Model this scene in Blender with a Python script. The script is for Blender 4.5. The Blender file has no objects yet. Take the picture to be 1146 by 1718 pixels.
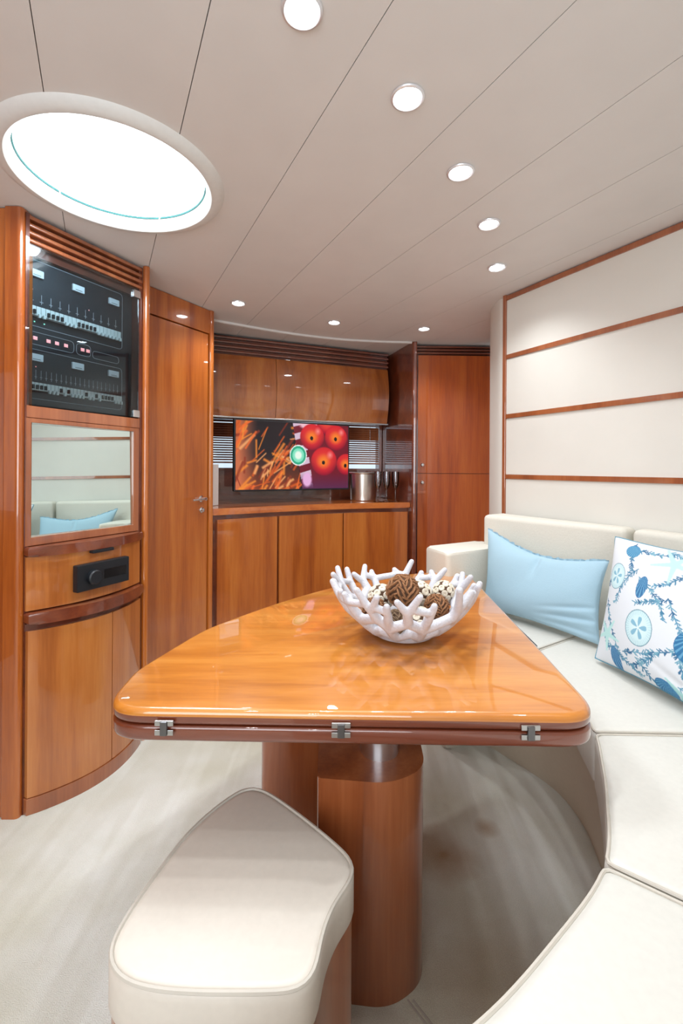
import bpy, bmesh, math, random
import numpy as np
from mathutils import Vector, Matrix
PI = math.pi
SC = bpy.context.scene
COL = SC.collection

# ------------------------------------------------------------------ camera, world, light, exposure
H = 1.15                                  # eye height
CEIL = 2.0
cd = bpy.data.cameras.new('camera'); cam = bpy.data.objects.new('camera', cd); COL.objects.link(cam)
cam.location = (0, 0, H)
cam.rotation_euler = (PI/2, math.radians(-0.35), 0)
cd.sensor_fit = 'AUTO'; cd.sensor_width = 36; cd.lens = 16.0
cd.shift_y = -73/1718
cd.clip_start = 0.02
SC.camera = cam

w = bpy.data.worlds.new('world'); SC.world = w; w.use_nodes = True
bgn = w.node_tree.nodes['Background']
bgn.inputs[0].default_value = (0.80, 0.90, 1.0, 1); bgn.inputs[1].default_value = 1.1

SC.view_settings.view_transform = 'Standard'
SC.view_settings.look = 'None'
SC.view_settings.gamma = 1.0
SC.view_settings.use_curve_mapping = False
SC.view_settings.exposure = 0.0

def area(name, loc, target, sx, sy, power, color=(1, 1, 1)):
    l = bpy.data.lights.new(name, 'AREA'); l.shape = 'RECTANGLE'; l.size = sx; l.size_y = sy
    l.energy = power; l.color = color
    o = bpy.data.objects.new(name, l); COL.objects.link(o); o.location = loc
    o.rotation_euler = (Vector(target)-Vector(loc)).to_track_quat('-Z', 'Y').to_euler()
    return o
# broad soft fill lamp added behind the photographer, at the unseen rear window
area('rear_fill', (-0.45, -1.05, 1.35), (-0.1, 2.0, 0.9), 1.6, 1.2, 33, (0.90, 0.955, 1.0))
# daylight falling through the round deck hatch
hl = area('hatch_daylight', (-0.668, 1.34, 2.0235), (-0.668, 1.34, 0), 0.46, 0.46, 11, (0.86, 0.94, 1.0)); hl.data.shape = 'DISK'

# ------------------------------------------------------------------ materials
def srgb(r, g, b):
    f = lambda c: (c/255/12.92) if c/255 <= 0.04045 else ((c/255+0.055)/1.055)**2.4
    return (f(r), f(g), f(b), 1)
def newmat(name):
    m = bpy.data.materials.new(name); m.use_nodes = True
    nt = m.node_tree
    return m, nt, nt.nodes['Principled BSDF']
def setp(b, **k):
    for n, v in k.items(): b.inputs[n.replace('_', ' ')].default_value = v
def plain(name, col, rough=0.5, metal=0.0, coat=0.0, bump=None, spec=0.5):
    m, nt, b = newmat(name)
    setp(b, Base_Color=col, Roughness=rough, Metallic=metal, Coat_Weight=coat, Coat_Roughness=0.03)
    b.inputs['Specular IOR Level'].default_value = spec
    tc = nt.nodes.new('ShaderNodeTexCoord')
    n = nt.nodes.new('ShaderNodeTexNoise'); n.inputs['Scale'].default_value = (bump or (60, 0))[0]
    n.inputs['Detail'].default_value = 4
    nt.links.new(tc.outputs['Object'], n.inputs['Vector'])
    mx = nt.nodes.new('ShaderNodeMixRGB'); mx.blend_type = 'MULTIPLY'; mx.inputs[0].default_value = 0.10
    mx.inputs[1].default_value = col
    nt.links.new(n.outputs['Fac'], mx.inputs[2]); nt.links.new(mx.outputs[0], b.inputs['Base Color'])
    if bump:
        bp = nt.nodes.new('ShaderNodeBump'); bp.inputs['Strength'].default_value = bump[1]
        bp.inputs['Distance'].default_value = 0.002
        nt.links.new(n.outputs['Fac'], bp.inputs['Height']); nt.links.new(bp.outputs[0], b.inputs['Normal'])
    return m
def wood(name, dark, mid, light, axis='Z', rough=0.30, coat=1.0, scale=1.0, rot=0.0):
    m, nt, b = newmat(name)
    tc = nt.nodes.new('ShaderNodeTexCoord'); mp = nt.nodes.new('ShaderNodeMapping')
    s = {'Z': (9, 9, 0.55), 'X': (0.9, 9, 9), 'Y': (9, 0.9, 9)}[axis]
    mp.inputs['Scale'].default_value = [c*scale for c in s]
    mp.inputs['Rotation'].default_value = (0, 0, rot)
    nt.links.new(tc.outputs['Object'], mp.inputs['Vector'])
    n1 = nt.nodes.new('ShaderNodeTexNoise'); n1.inputs['Scale'].default_value = 1.3; n1.inputs['Detail'].default_value = 5
    n1.inputs['Distortion'].default_value = 0.6
    n2 = nt.nodes.new('ShaderNodeTexNoise'); n2.inputs['Scale'].default_value = 14; n2.inputs['Detail'].default_value = 3
    for n in (n1, n2): nt.links.new(mp.outputs[0], n.inputs['Vector'])
    mx = nt.nodes.new('ShaderNodeMath'); mx.operation = 'MULTIPLY_ADD'; mx.inputs[1].default_value = 0.28
    nt.links.new(n2.outputs['Fac'], mx.inputs[0]); nt.links.new(n1.outputs['Fac'], mx.inputs[2])
    cr = nt.nodes.new('ShaderNodeValToRGB')
    e = cr.color_ramp.elements; e[0].position = 0.42; e[0].color = dark; e[1].position = 0.86; e[1].color = light
    k = e.new(0.62); k.color = mid
    nt.links.new(mx.outputs[0], cr.inputs['Fac']); nt.links.new(cr.outputs[0], b.inputs['Base Color'])
    setp(b, Roughness=rough, Coat_Weight=coat, Coat_Roughness=0.025, Coat_IOR=1.62)
    return m
def emis(name, col, strength):
    m, nt, b = newmat(name)
    setp(b, Base_Color=(0.8, 0.8, 0.8, 1), Emission_Color=col, Emission_Strength=strength)
    return m
def thin_glass(name, tint=(1, 1, 1, 1), ior=1.5, floor=0.0):
    m = bpy.data.materials.new(name); m.use_nodes = True; nt = m.node_tree; nt.nodes.clear()
    out = nt.nodes.new('ShaderNodeOutputMaterial'); mix = nt.nodes.new('ShaderNodeMixShader')
    t = nt.nodes.new('ShaderNodeBsdfTransparent'); g = nt.nodes.new('ShaderNodeBsdfGlossy')
    t.inputs[0].default_value = tint; g.inputs['Roughness'].default_value = 0.01
    fr = nt.nodes.new('ShaderNodeFresnel'); fr.inputs[0].default_value = ior
    ad = nt.nodes.new('ShaderNodeMath'); ad.operation = 'ADD'; ad.inputs[1].default_value = floor; ad.use_clamp = True
    nt.links.new(fr.outputs[0], ad.inputs[0]); nt.links.new(ad.outputs[0], mix.inputs[0])
    nt.links.new(t.outputs[0], mix.inputs[1]); nt.links.new(g.outputs[0], mix.inputs[2])
    nt.links.new(mix.outputs[0], out.inputs[0])
    return m

CH = wood('cherry_vertical', srgb(146, 68, 18), srgb(176, 92, 28), srgb(196, 114, 44), 'Z')
CHL = wood('cherry_light_vertical', srgb(160, 88, 36), srgb(184, 108, 48), srgb(200, 128, 64), 'Z')
CHD = wood('cherry_dark_edge', srgb(92, 40, 22), srgb(114, 52, 30), srgb(134, 68, 38), 'X')
CHM = wood('cherry_trim', srgb(132, 70, 38), srgb(156, 86, 48), srgb(174, 104, 62), 'Z', rough=0.35)
CHT = wood('cherry_table_top', srgb(174, 100, 30), srgb(200, 124, 44), srgb(216, 146, 64), 'X')
CHU = wood('cherry_overhead', srgb(140, 72, 26), srgb(170, 94, 38), srgb(188, 114, 52), 'Z')
CHR = wood('cherry_red_door', srgb(142, 58, 14), srgb(174, 78, 20), srgb(194, 100, 32), 'Z')
CHP = wood('cherry_pedestal', srgb(128, 64, 32), srgb(156, 84, 44), srgb(178, 104, 60), 'Z')
DARKWOOD = wood('dark_recess_wood', srgb(70, 26, 12), srgb(92, 36, 18), srgb(112, 48, 26), 'X')
LEATHER = plain('cream_leather', srgb(220, 218, 210), 0.42, bump=(90, 0.10))
LEATHERB = plain('beige_leather_base', srgb(216, 206, 188), 0.5, bump=(60, 0.10))
STOOLM = plain('stool_leather', srgb(226, 218, 206), 0.40, bump=(80, 0.08))
PIPEM = plain('piping_leather', srgb(205, 198, 186), 0.45)
FABRIC = plain('back_fabric', srgb(222, 218, 206), 0.8, bump=(150, 0.3))
CEILM = plain('ceiling_vinyl', srgb(226, 224, 222), 0.45, bump=(6, 0.05))
SEAMM = plain('ceiling_joint', srgb(172, 162, 152), 0.7)
WALLM = plain('wall_vinyl', srgb(230, 228, 220), 0.5, bump=(4, 0.05))
BACKWALL = plain('rear_wall_vinyl', srgb(215, 208, 195), 0.6)
BEZEL = plain('satin_white_metal', srgb(235, 235, 238), 0.3, 0.5)
CHROME = plain('chrome', srgb(232, 232, 235), 0.16, 1.0)
STEEL = plain('brushed_hinge_steel', srgb(195, 195, 195), 0.3, 1.0)
STEELD = plain('hinge_knuckle_steel', srgb(120, 120, 122), 0.35, 1.0)
BLACK = plain('black_plastic', srgb(22, 26, 32), 0.45)
BLACKP = plain('black_panel_paint', srgb(20, 27, 35), 0.5)
GAP = plain('dark_gap', srgb(25, 12, 8), 0.8)
WHITEP = plain('white_plastic', srgb(225, 226, 224), 0.4)
BREAKM = plain('breaker_plastic', srgb(215, 222, 220), 0.5)
METERM = plain('meter_face', srgb(215, 222, 226), 0.5)
LINEM = plain('panel_print', srgb(165, 172, 178), 0.6)
REDL = emis('red_digits', (1.0, 0.05, 0.03, 1), 0.9)
GREENL = emis('green_pilot', (0.05, 0.9, 0.5, 1), 0.8)
LENS = emis('lamp_lens', (0.90, 0.96, 1.0, 1), 28)
HATCHG = emis('hatch_glass_daylit', (0.93, 0.98, 1.0, 1), 3.2)
GASKET = plain('teal_gasket', srgb(20, 105, 105), 0.5)
CORALM = plain('white_coral_resin', srgb(208, 208, 215), 0.75, bump=(260, 0.9))
HUSK = plain('brown_husk', srgb(150, 104, 68), 0.8, bump=(200, 0.5))
HUSKD = plain('dark_husk', srgb(86, 60, 42), 0.9)
CREAMD = plain('cream_bead', srgb(226, 216, 196), 0.6)
MIRROR = plain('mirror_silver', srgb(214, 228, 226), 0.0, 1.0)
m, nt, b = newmat('mirror_glass'); setp(b, Base_Color=srgb(208, 224, 222), Metallic=1.0, Roughness=0.0); MIRROR = m
GLASSD = thin_glass('smoked_door_glass', (0.86, 0.94, 0.98, 1), 1.38, 0.0)
GLASSC = thin_glass('clear_glass', (0.93, 0.95, 0.98, 1), 1.6, 0.04)
WINGL = thin_glass('window_glass', (0.95, 0.98, 1, 1), 1.45)

def carpet():
    m, nt, b = newmat('pale_carpet')
    tc = nt.nodes.new('ShaderNodeTexCoord')
    def noise(scale, det, vec=None, dist=0):
        n = nt.nodes.new('ShaderNodeTexNoise'); n.inputs['Scale'].default_value = scale
        n.inputs['Detail'].default_value = det; n.inputs['Distortion'].default_value = dist
        nt.links.new(vec or tc.outputs['Object'], n.inputs['Vector']); return n
    mp = nt.nodes.new('ShaderNodeMapping'); mp.inputs['Rotation'].default_value = (0, 0, math.radians(-28))
    mp.inputs['Scale'].default_value = (11, 1.2, 1); nt.links.new(tc.outputs['Object'], mp.inputs['Vector'])
    streak = noise(1.0, 2, mp.outputs[0], 0.4)
    big = noise(2.4, 4)
    fine = noise(420, 3)
    cr = nt.nodes.new('ShaderNodeValToRGB'); e = cr.color_ramp.elements
    e[0].position = 0.34; e[0].color = srgb(202, 200, 182); e[1].position = 0.62; e[1].color = srgb(226, 227, 220)
    nt.links.new(big.outputs['Fac'], cr.inputs[0])
    c2 = nt.nodes.new('ShaderNodeValToRGB'); e = c2.color_ramp.elements
    e[0].position = 0.44; e[0].color = (0.88, 0.865, 0.83, 1); e[1].position = 0.54; e[1].color = (1, 1, 1, 1)
    nt.links.new(streak.outputs['Fac'], c2.inputs[0])
    mx = nt.nodes.new('ShaderNodeMixRGB'); mx.blend_type = 'MULTIPLY'; mx.inputs[0].default_value = 0.6
    nt.links.new(cr.outputs[0], mx.inputs[1]); nt.links.new(c2.outputs[0], mx.inputs[2])
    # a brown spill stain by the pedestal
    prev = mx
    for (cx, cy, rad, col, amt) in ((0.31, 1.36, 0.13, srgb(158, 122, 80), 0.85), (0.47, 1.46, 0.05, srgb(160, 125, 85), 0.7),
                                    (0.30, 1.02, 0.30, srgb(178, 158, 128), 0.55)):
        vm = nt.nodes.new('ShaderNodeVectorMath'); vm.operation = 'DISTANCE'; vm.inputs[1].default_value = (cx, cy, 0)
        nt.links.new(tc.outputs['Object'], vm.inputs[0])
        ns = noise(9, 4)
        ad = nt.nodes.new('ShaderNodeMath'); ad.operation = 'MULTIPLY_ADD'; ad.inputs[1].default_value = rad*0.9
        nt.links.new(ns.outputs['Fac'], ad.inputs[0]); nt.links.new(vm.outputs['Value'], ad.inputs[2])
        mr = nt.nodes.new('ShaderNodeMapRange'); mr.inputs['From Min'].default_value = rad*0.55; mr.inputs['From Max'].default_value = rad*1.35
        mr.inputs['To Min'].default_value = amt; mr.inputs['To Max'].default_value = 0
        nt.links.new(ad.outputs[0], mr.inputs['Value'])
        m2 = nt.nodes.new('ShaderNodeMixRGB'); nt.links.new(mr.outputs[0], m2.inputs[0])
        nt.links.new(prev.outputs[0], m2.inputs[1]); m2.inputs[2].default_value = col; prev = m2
    mf = nt.nodes.new('ShaderNodeMixRGB'); mf.blend_type = 'OVERLAY'; mf.inputs[0].default_value = 0.35
    nt.links.new(prev.outputs[0], mf.inputs[1]); nt.links.new(fine.outputs['Fac'], mf.inputs[2])
    nt.links.new(mf.outputs[0], b.inputs['Base Color'])
    bp = nt.nodes.new('ShaderNodeBump'); bp.inputs['Strength'].default_value = 0.7; bp.inputs['Distance'].default_value = 0.004
    nt.links.new(fine.outputs['Fac'], bp.inputs['Height']); nt.links.new(bp.outputs[0], b.inputs['Normal'])
    setp(b, Roughness=0.95); b.inputs['Sheen Weight'].default_value = 0.3
    return m
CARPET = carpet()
def attr_mat(name, emission=0.0, rough=0.8):
    m, nt, b = newmat(name)
    a = nt.nodes.new('ShaderNodeAttribute'); a.attribute_name = 'paint'
    nt.links.new(a.outputs['Color'], b.inputs['Base Color'])
    setp(b, Roughness=rough)
    if emission:
        nt.links.new(a.outputs['Color'], b.inputs['Emission Color']); b.inputs['Emission Strength'].default_value = emission
    else:
        tc = nt.nodes.new('ShaderNodeTexCoord'); n = nt.nodes.new('ShaderNodeTexNoise'); n.inputs['Scale'].default_value = 500
        nt.links.new(tc.outputs['Object'], n.inputs['Vector'])
        bp = nt.nodes.new('ShaderNodeBump'); bp.inputs['Strength'].default_value = 0.3; bp.inputs['Distance'].default_value = 0.001
        nt.links.new(n.outputs['Fac'], bp.inputs['Height']); nt.links.new(bp.outputs[0], b.inputs['Normal'])
    return m

# ------------------------------------------------------------------ object helpers
def wloc(o):
    v = Vector((0, 0, 0))
    while o is not None: v = v + o.location; o = o.parent
    return v
def tag(o, label=None, cat=None, group=None, kind=None):
    if label: o['label'] = label
    if cat: o['category'] = cat
    if group: o['group'] = group
    if kind: o['kind'] = kind
    return o
def thing(name, label, cat, loc=(0, 0, 0), rotz=0.0, group=None):
    o = bpy.data.objects.new(name, None); COL.objects.link(o); o.empty_display_size = 0.05
    o.location = loc; o.rotation_euler = (0, 0, rotz)
    return tag(o, label, cat, group)
def obj(name, bm, mat, parent=None, local=False, angle=32):
    me = bpy.data.meshes.new(name)
    bmesh.ops.recalc_face_normals(bm, faces=bm.faces[:])
    bm.to_mesh(me); bm.free()
    o = bpy.data.objects.new(name, me); COL.objects.link(o)
    if parent is not None:
        if not local: me.transform(Matrix.Translation(-wloc(parent)))
        o.parent = parent
    elif not local:
        c = [v.co for v in me.vertices]
        mn = Vector([min(v[i] for v in c) for i in range(3)]); mx = Vector([max(v[i] for v in c) for i in range(3)])
        p = Vector(((mn.x+mx.x)/2, (mn.y+mx.y)/2, mn.z))
        me.transform(Matrix.Translation(-p)); o.location = p
    me.polygons.foreach_set('use_smooth', [True]*len(me.polygons))
    me.set_sharp_from_angle(angle=math.radians(angle))
    if mat: me.materials.append(mat)
    if angle == 32 and len(me.polygons) < 3000:
        wn = o.modifiers.new('flat_faces', 'WEIGHTED_NORMAL'); wn.keep_sharp = True; wn.weight = 90
    return o
def struct(name, bm, mat, parent=None):
    o = obj(name, bm, mat, parent)
    if parent is None: o['kind'] = 'structure'
    return o
def prism(bm, out, z0, z1, bev=0.0, seg=3, bot=True):
    vb = [bm.verts.new((p[0], p[1], z0)) for p in out]; vt = [bm.verts.new((p[0], p[1], z1)) for p in out]
    n = len(out)
    bm.faces.new(vb[::-1]); bm.faces.new(vt)
    for i in range(n): bm.faces.new((vb[i], vb[(i+1) % n], vt[(i+1) % n], vt[i]))
    if bev:
        ed = []
        for ring in ((vt, vb) if bot else (vt,)):
            for i in range(n): ed.append(bm.edges.get((ring[i], ring[(i+1) % n])))
        bmesh.ops.bevel(bm, geom=ed, offset=bev, segments=seg, profile=0.5, affect='EDGES', clamp_overlap=True)
    return bm
def box(bm, c, s, rz=0.0, bev=0.0, M=None):
    r = bmesh.ops.create_cube(bm, size=1.0)
    T = Matrix.Translation(c) @ Matrix.Rotation(rz, 4, 'Z') @ Matrix.Diagonal((*s, 1))
    if M is not None: T = M @ T
    bmesh.ops.transform(bm, matrix=T, verts=r['verts'])
    if bev:
        ed = set(e for v in r['verts'] for e in v.link_edges)
        bmesh.ops.bevel(bm, geom=list(ed), offset=bev, segments=2, profile=0.5, affect='EDGES', clamp_overlap=True)
    return bm
def tube(bm, pts, r, n=8, closed=False, cap=True):
    pts = [Vector(p) for p in pts]; N = len(pts); rings = []
    R = r if isinstance(r, (list, tuple)) else [r]*N
    up = None
    for i, p in enumerate(pts):
        a = pts[(i-1) % N] if (closed or i > 0) else p
        c = pts[(i+1) % N] if (closed or i < N-1) else p
        t = (c-a).normalized()
        if up is None: up = t.orthogonal().normalized()
        up = (up - t*up.dot(t)); up = up.normalized() if up.length > 1e-6 else t.orthogonal().normalized()
        s = t.cross(up)
        rings.append([bm.verts.new(p + (up*math.cos(2*PI*k/n)+s*math.sin(2*PI*k/n))*R[i]) for k in range(n)])
    for i in range(N if closed else N-1):
        A, B = rings[i], rings[(i+1) % N]
        for k in range(n): bm.faces.new((A[k], A[(k+1) % n], B[(k+1) % n], B[k]))
    if not closed and cap: bm.faces.new(rings[0][::-1]); bm.faces.new(rings[-1])
    return bm
def lathe(bm, prof, c=(0, 0, 0), n=32, closed=False, M=None):
    rings = []
    for (r, z) in prof:
        if r < 1e-6: rings.append([bm.verts.new((c[0], c[1], c[2]+z))])
        else: rings.append([bm.verts.new((c[0]+r*math.cos(2*PI*k/n), c[1]+r*math.sin(2*PI*k/n), c[2]+z)) for k in range(n)])
    m = len(rings)
    for i in range(m if closed else m-1):
        A, B = rings[i], rings[(i+1) % m]
        for k in range(n):
            q = [A[k % len(A)], A[(k+1) % len(A)], B[(k+1) % len(B)], B[k % len(B)]]
            u = []
            for v in q:
                if v not in u: u.append(v)
            if len(u) > 2:
                try: bm.faces.new(u)
                except ValueError: pass
    if M is not None: bmesh.ops.transform(bm, matrix=M, verts=[v for r in rings for v in r])
    return bm
def spline(pts, n=8, closed=False):
    P = [Vector(p) for p in pts]; N = len(P); out = []
    for i in range(N if closed else N-1):
        p1, p2 = P[i], P[(i+1) % N]
        p0 = P[(i-1) % N] if (closed or i > 0) else p1*2-p2
        p3 = P[(i+2) % N] if (closed or i+2 < N) else p2*2-p1
        for k in range(n):
            t = k/n
            out.append(0.5*((2*p1)+(p2-p0)*t+(2*p0-5*p1+4*p2-p3)*t*t+(3*p1-p0-3*p2+p3)*t**3))
    if not closed: out.append(P[-1])
    return out
def roundpoly(pts, r, seg=6):
    P = [Vector((p[0], p[1])) for p in pts]; N = len(P); out = []
    R = r if isinstance(r, (list, tuple)) else [r]*N
    for i in range(N):
        a, b, c = P[i-1], P[i], P[(i+1) % N]
        d1 = (a-b); d2 = (c-b); l = min(R[i], d1.length*0.45, d2.length*0.45)
        if l < 1e-5: out.append(b); continue
        p, q = b+d1.normalized()*l, b+d2.normalized()*l
        for k in range(seg+1):
            t = k/seg; out.append(p*(1-t)**2 + b*2*t*(1-t) + q*t*t)
    return out
def cushion(bm, out, z0, z1, r, crown=0.0, seg=6, rb=None, step=0.012, smooth_it=3):
    """soft-edged slab: evenly resampled outline, rounded rims, slightly domed top"""
    P = [Vector((p[0], p[1])) for p in out]; L = [0]
    for i in range(len(P)): L.append(L[-1]+(P[(i+1) % len(P)]-P[i]).length)
    n = max(24, int(L[-1]/step)); Q = []; j = 0
    for k in range(n):
        d = L[-1]*k/n
        while L[j+1] < d: j += 1
        f = (d-L[j])/max(1e-9, L[j+1]-L[j]); Q.append(P[j].lerp(P[(j+1) % len(P)], f))
    def sm(Q, it):
        for _ in range(it): Q = [Q[i]*0.5+(Q[i-1]+Q[(i+1) % len(Q)])*0.25 for i in range(len(Q))]
        return Q
    Q = sm(Q, smooth_it)
    a2 = sum(Q[i-1].x*Q[i].y-Q[i].x*Q[i-1].y for i in range(n)); sg = 1 if a2 > 0 else -1
    def off(d):
        O = []
        for i, p in enumerate(Q):
            t = (Q[(i+2) % n]-Q[i-2]).normalized(); O.append(p-Vector((t.y, -t.x))*d*sg)
        return sm(O, 2 if d > r*0.3 else 0)
    rb = r*0.5 if rb is None else rb
    rings = []
    for k in range(4): a = PI/2*k/3; rings.append((off(rb*(1-math.sin(a))), z0+rb*(1-math.cos(a))))
    for k in range(seg+1): a = PI/2*k/seg; rings.append((off(r*(1-math.cos(a))), z1-r+r*math.sin(a)))
    if crown: rings.append((off(r+0.006), z1+crown*0.12))
    V = [[bm.verts.new((p.x, p.y, z)) for p in ring] for ring, z in rings]
    for A, B in zip(V, V[1:]):
        for i in range(n): bm.faces.new((A[i-1], A[i], B[i], B[i-1]))
    bm.faces.new(V[0][::-1]); bm.faces.new(V[-1])
    return off, n
def copy_tree(o, parent=None):
    c = o.copy(); COL.objects.link(c); c.parent = parent
    for ch in o.children: copy_tree(ch, c)
    return c
class Frame:
    """a vertical face: s along it, d out of it into the cabin, z up"""
    def __init__(self, A, B, flip=False):
        self.A = Vector(A); self.e = (Vector(B)-self.A); self.L = self.e.length; self.e.normalize()
        self.n = Vector((self.e.y, -self.e.x))
    def p(self, s, d): return self.A + self.e*s + self.n*d
    def p3(self, s, d, z): q = self.p(s, d); return Vector((q.x, q.y, z))
    def M(self, s, d, z):
        m = Matrix.Identity(4); m.col[0] = (*self.e, 0, 0); m.col[1] = (-self.n.x, -self.n.y, 0, 0); m.col[3] = (*self.p3(s, d, z), 1)
        return m                      # local x = along, y = into wall, z = up
    def box(self, bm, s0, s1, d0, d1, z0, z1, bev=0.0):
        c = self.p3((s0+s1)/2, (d0+d1)/2, (z0+z1)/2)
        return box(bm, c, (s1-s0, d1-d0, z1-z0), math.atan2(self.e.y, self.e.x), bev)
BM = bmesh.new
def bandpoly(path, d, back=False):
    """2-D polyline -> closed outline of thickness d on its left"""
    P = [Vector((p[0], p[1])) for p in path]; Q = []
    for i, p in enumerate(P):
        t = (P[min(i+1, len(P)-1)]-P[max(i-1, 0)]).normalized(); Q.append(p+Vector((-t.y, t.x))*d)
    return P+Q[::-1]

# ------------------------------------------------------------------ structure
# room outline: left bulkhead, rear wall, curved hull side
b_ = BM(); prism(b_, [(-2.2, -1.6), (2.2, -1.6), (2.2, 4.4), (-2.2, 4.4)], -0.02, 0.0)
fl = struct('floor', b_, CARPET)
fl.data.transform(Matrix.Translation(fl.location)); fl.location = (0, 0, 0)

AX = Vector((-0.465, 0.885)).normalized(); BX = Vector((0.885, 0.465)).normalized()
SKC = Vector((-0.668, 1.340)); SKR = 0.270
sc, lc = SKC.dot(BX), SKC.dot(AX)
def strip(s0, s1, z, side=0.0, l0=-1.75, l1=4.35):
    bm = BM(); n = max(1, int((s1-s0)/0.008)); R = SKR
    hit = s0 < sc+R and s1 > sc-R
    ss = [s0+(s1-s0)*i/n for i in range(n+1)] if hit else [s0, s1]
    def P(s, l): q = BX*s+AX*l; return bm.verts.new((q.x, q.y, z))
    for a, b in zip(ss, ss[1:]):
        def ch(s): return math.sqrt(max(0, R*R-(s-sc)**2))
        ca, cb = ch(a), ch(b)
        if ca == 0 and cb == 0: bm.faces.new((P(a, l0), P(b, l0), P(b, l1), P(a, l1)))
        else:
            bm.faces.new((P(a, l0), P(b, l0), P(b, lc-cb), P(a, lc-ca)))
            bm.faces.new((P(a, lc+ca), P(b, lc+cb), P(b, l1), P(a, l1)))
    bmesh.ops.remove_doubles(bm, verts=bm.verts[:], dist=1e-5)
    if side:
        for s in (s0, s1):
            q = [BX*s+AX*l for l in (l0, l1)]
            bm.faces.new([bm.verts.new((q[0].x, q[0].y, z)), bm.verts.new((q[1].x, q[1].y, z)),
                          bm.verts.new((q[1].x, q[1].y, z+side)), bm.verts.new((q[0].x, q[0].y, z+side))])
    return bm
ceil = struct('ceiling', strip(-2.3, 3.4, CEIL+0.012), SEAMM)
k = -8
while 0.17+0.2925*k < 3.2:
    s0 = 0.17+0.2925*k; k += 1
    if s0 < -2.2: continue
    obj('panel', strip(s0+0.0010, s0+0.2925-0.0010, CEIL, 0.012), CEILM, ceil, angle=61)

# hull side wall (right)
WP = [(0.806, 2.236), (0.925, 2.012), (1.047, 1.783), (1.168, 1.555), (1.30, 1.27), (1.38, 0.95), (1.42, 0.55), (1.36, 0.05), (1.16, -0.45), (0.85, -0.85), (0.45, -1.12)]
wpath = WP[:4]+[tuple(p) for p in spline([WP[3]]+WP[4:], 4)][1:]
b_ = BM(); prism(b_, bandpoly(wpath, 0.06), 0, CEIL)
WR = struct('wall_right', b_, WALLM)
# rounded return of the same wall towards the wardrobe
rp = [tuple(p) for p in spline([(0.8045, 2.246), (0.787, 2.285), (0.786, 2.36), (0.80, 2.46), (0.86, 2.62), (1.03, 3.06)], 6)]
b_ = BM(); prism(b_, bandpoly(rp[::-1], 0.05), 0, CEIL); struct('wall_far_right', b_, WALLM)
def wallband(z0, z1, d0, d1, path=wpath, bev=0.0):
    bm = BM(); P = [Vector((p[0], p[1])) for p in path]; A = []; B = []
    for i, p in enumerate(P):
        t = (P[min(i+1, len(P)-1)]-P[max(i-1, 0)]).normalized(); n = Vector((t.y, -t.x))
        A.append(p+n*d0); B.append(p+n*d1)
    return prism(bm, A+B[::-1], z0, z1, bev)
zs = [0.50, 1.115, 1.408, 1.698, 1.985]
for a, b in zip(zs, zs[1:]):
    obj('panel', wallband(a+0.010, b-0.010, 0.0, 0.010, bev=0.004), WALLM, WR)
for z in zs[1:]:
    obj('trim_strip', wallband(z-0.0105, z+0.0105, 0.0, 0.016, bev=0.003), CHM, WR)
b_ = BM(); c = Vector((0.806, 2.236)); t = (Vector(WP[1])-c).normalized(); n_ = Vector((t.y, -t.x))
q = [c-t*0.006-n_*0.001, c+t*0.012-n_*0.001, c+t*0.012+n_*0.02, c-t*0.006+n_*0.02]
prism(b_, roundpoly(q, 0.004, 3), 0.0, CEIL); obj('trim_post', b_, CHM, WR)

# left bulkhead and the rear of the cabin (behind the photographer)
b_ = BM(); prism(b_, [(-2.0, 1.49), (-1.105, 1.49), (-1.105, 1.56), (-2.0, 1.56)], 0, CEIL-0.003, 0.002)
WL = struct('wall_left', b_, CH)
b_ = BM(); prism(b_, roundpoly([(-1.103, 1.482), (-1.046, 1.482), (-1.052, 1.55), (-1.103, 1.56)], [0.004, 0.018, 0.01, 0.004]), 0, CEIL-0.002)
obj('corner_post', b_, CH, WL)
b_ = BM(); prism(b_, [(-2.05, -1.2), (-2.0, -1.2), (-2.0, 1.6), (-2.05, 1.6)], 0, CEIL); struct('wall_far_left', b_, CH)
b_ = BM()
box(b_, (-1.65, -1.2, 1.0), (0.75, 0.05, 2.0)); box(b_, (0.52, -1.2, 1.0), (0.40, 0.05, 2.0))
box(b_, (-0.45, -1.2, 0.35), (1.7, 0.05, 0.7)); box(b_, (-0.45, -1.2, 1.97), (1.7, 0.05, 0.06))
struct('wall_back', b_, BACKWALL)
b_ = BM(); box(b_, (-0.45, -1.2, 1.32), (1.64, 0.008, 1.22)); 
struct('window_2', b_, WINGL)
# wall behind the electric cabinet and the door, wall with the window
b_ = BM(); prism(b_, [(-1.45, 1.6), (-1.40, 1.57), (-0.93, 2.62), (-1.05, 3.35), (-1.10, 3.35), (-0.98, 2.62)], 0, CEIL); struct('wall_outer_left', b_, DARKWOOD)

# ceiling bead following the sideboard
bead = [tuple(p)+(CEIL-0.004,) for p in spline([(-0.755, 2.60), (-0.378, 2.83), (-0.058, 2.965), (0.20, 3.02), (0.465, 3.045)], 6)]
b_ = BM(); tube(b_, bead, 0.009, 6); struct('trim_1', b_, CEILM)

# stitched carpet joint by the pedestal
for dx in (0.0, 0.012):
    b_ = BM(); tube(b_, [(0.150+dx, 0.985, 0.0), (0.184+dx, 0.940, 0.0), (0.26+dx, 0.84, 0.0), (0.36+dx, 0.70, 0.0)], 0.0022, 6); struct('trim_2' if dx == 0 else 'trim_3', b_, SEAMM)
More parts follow.
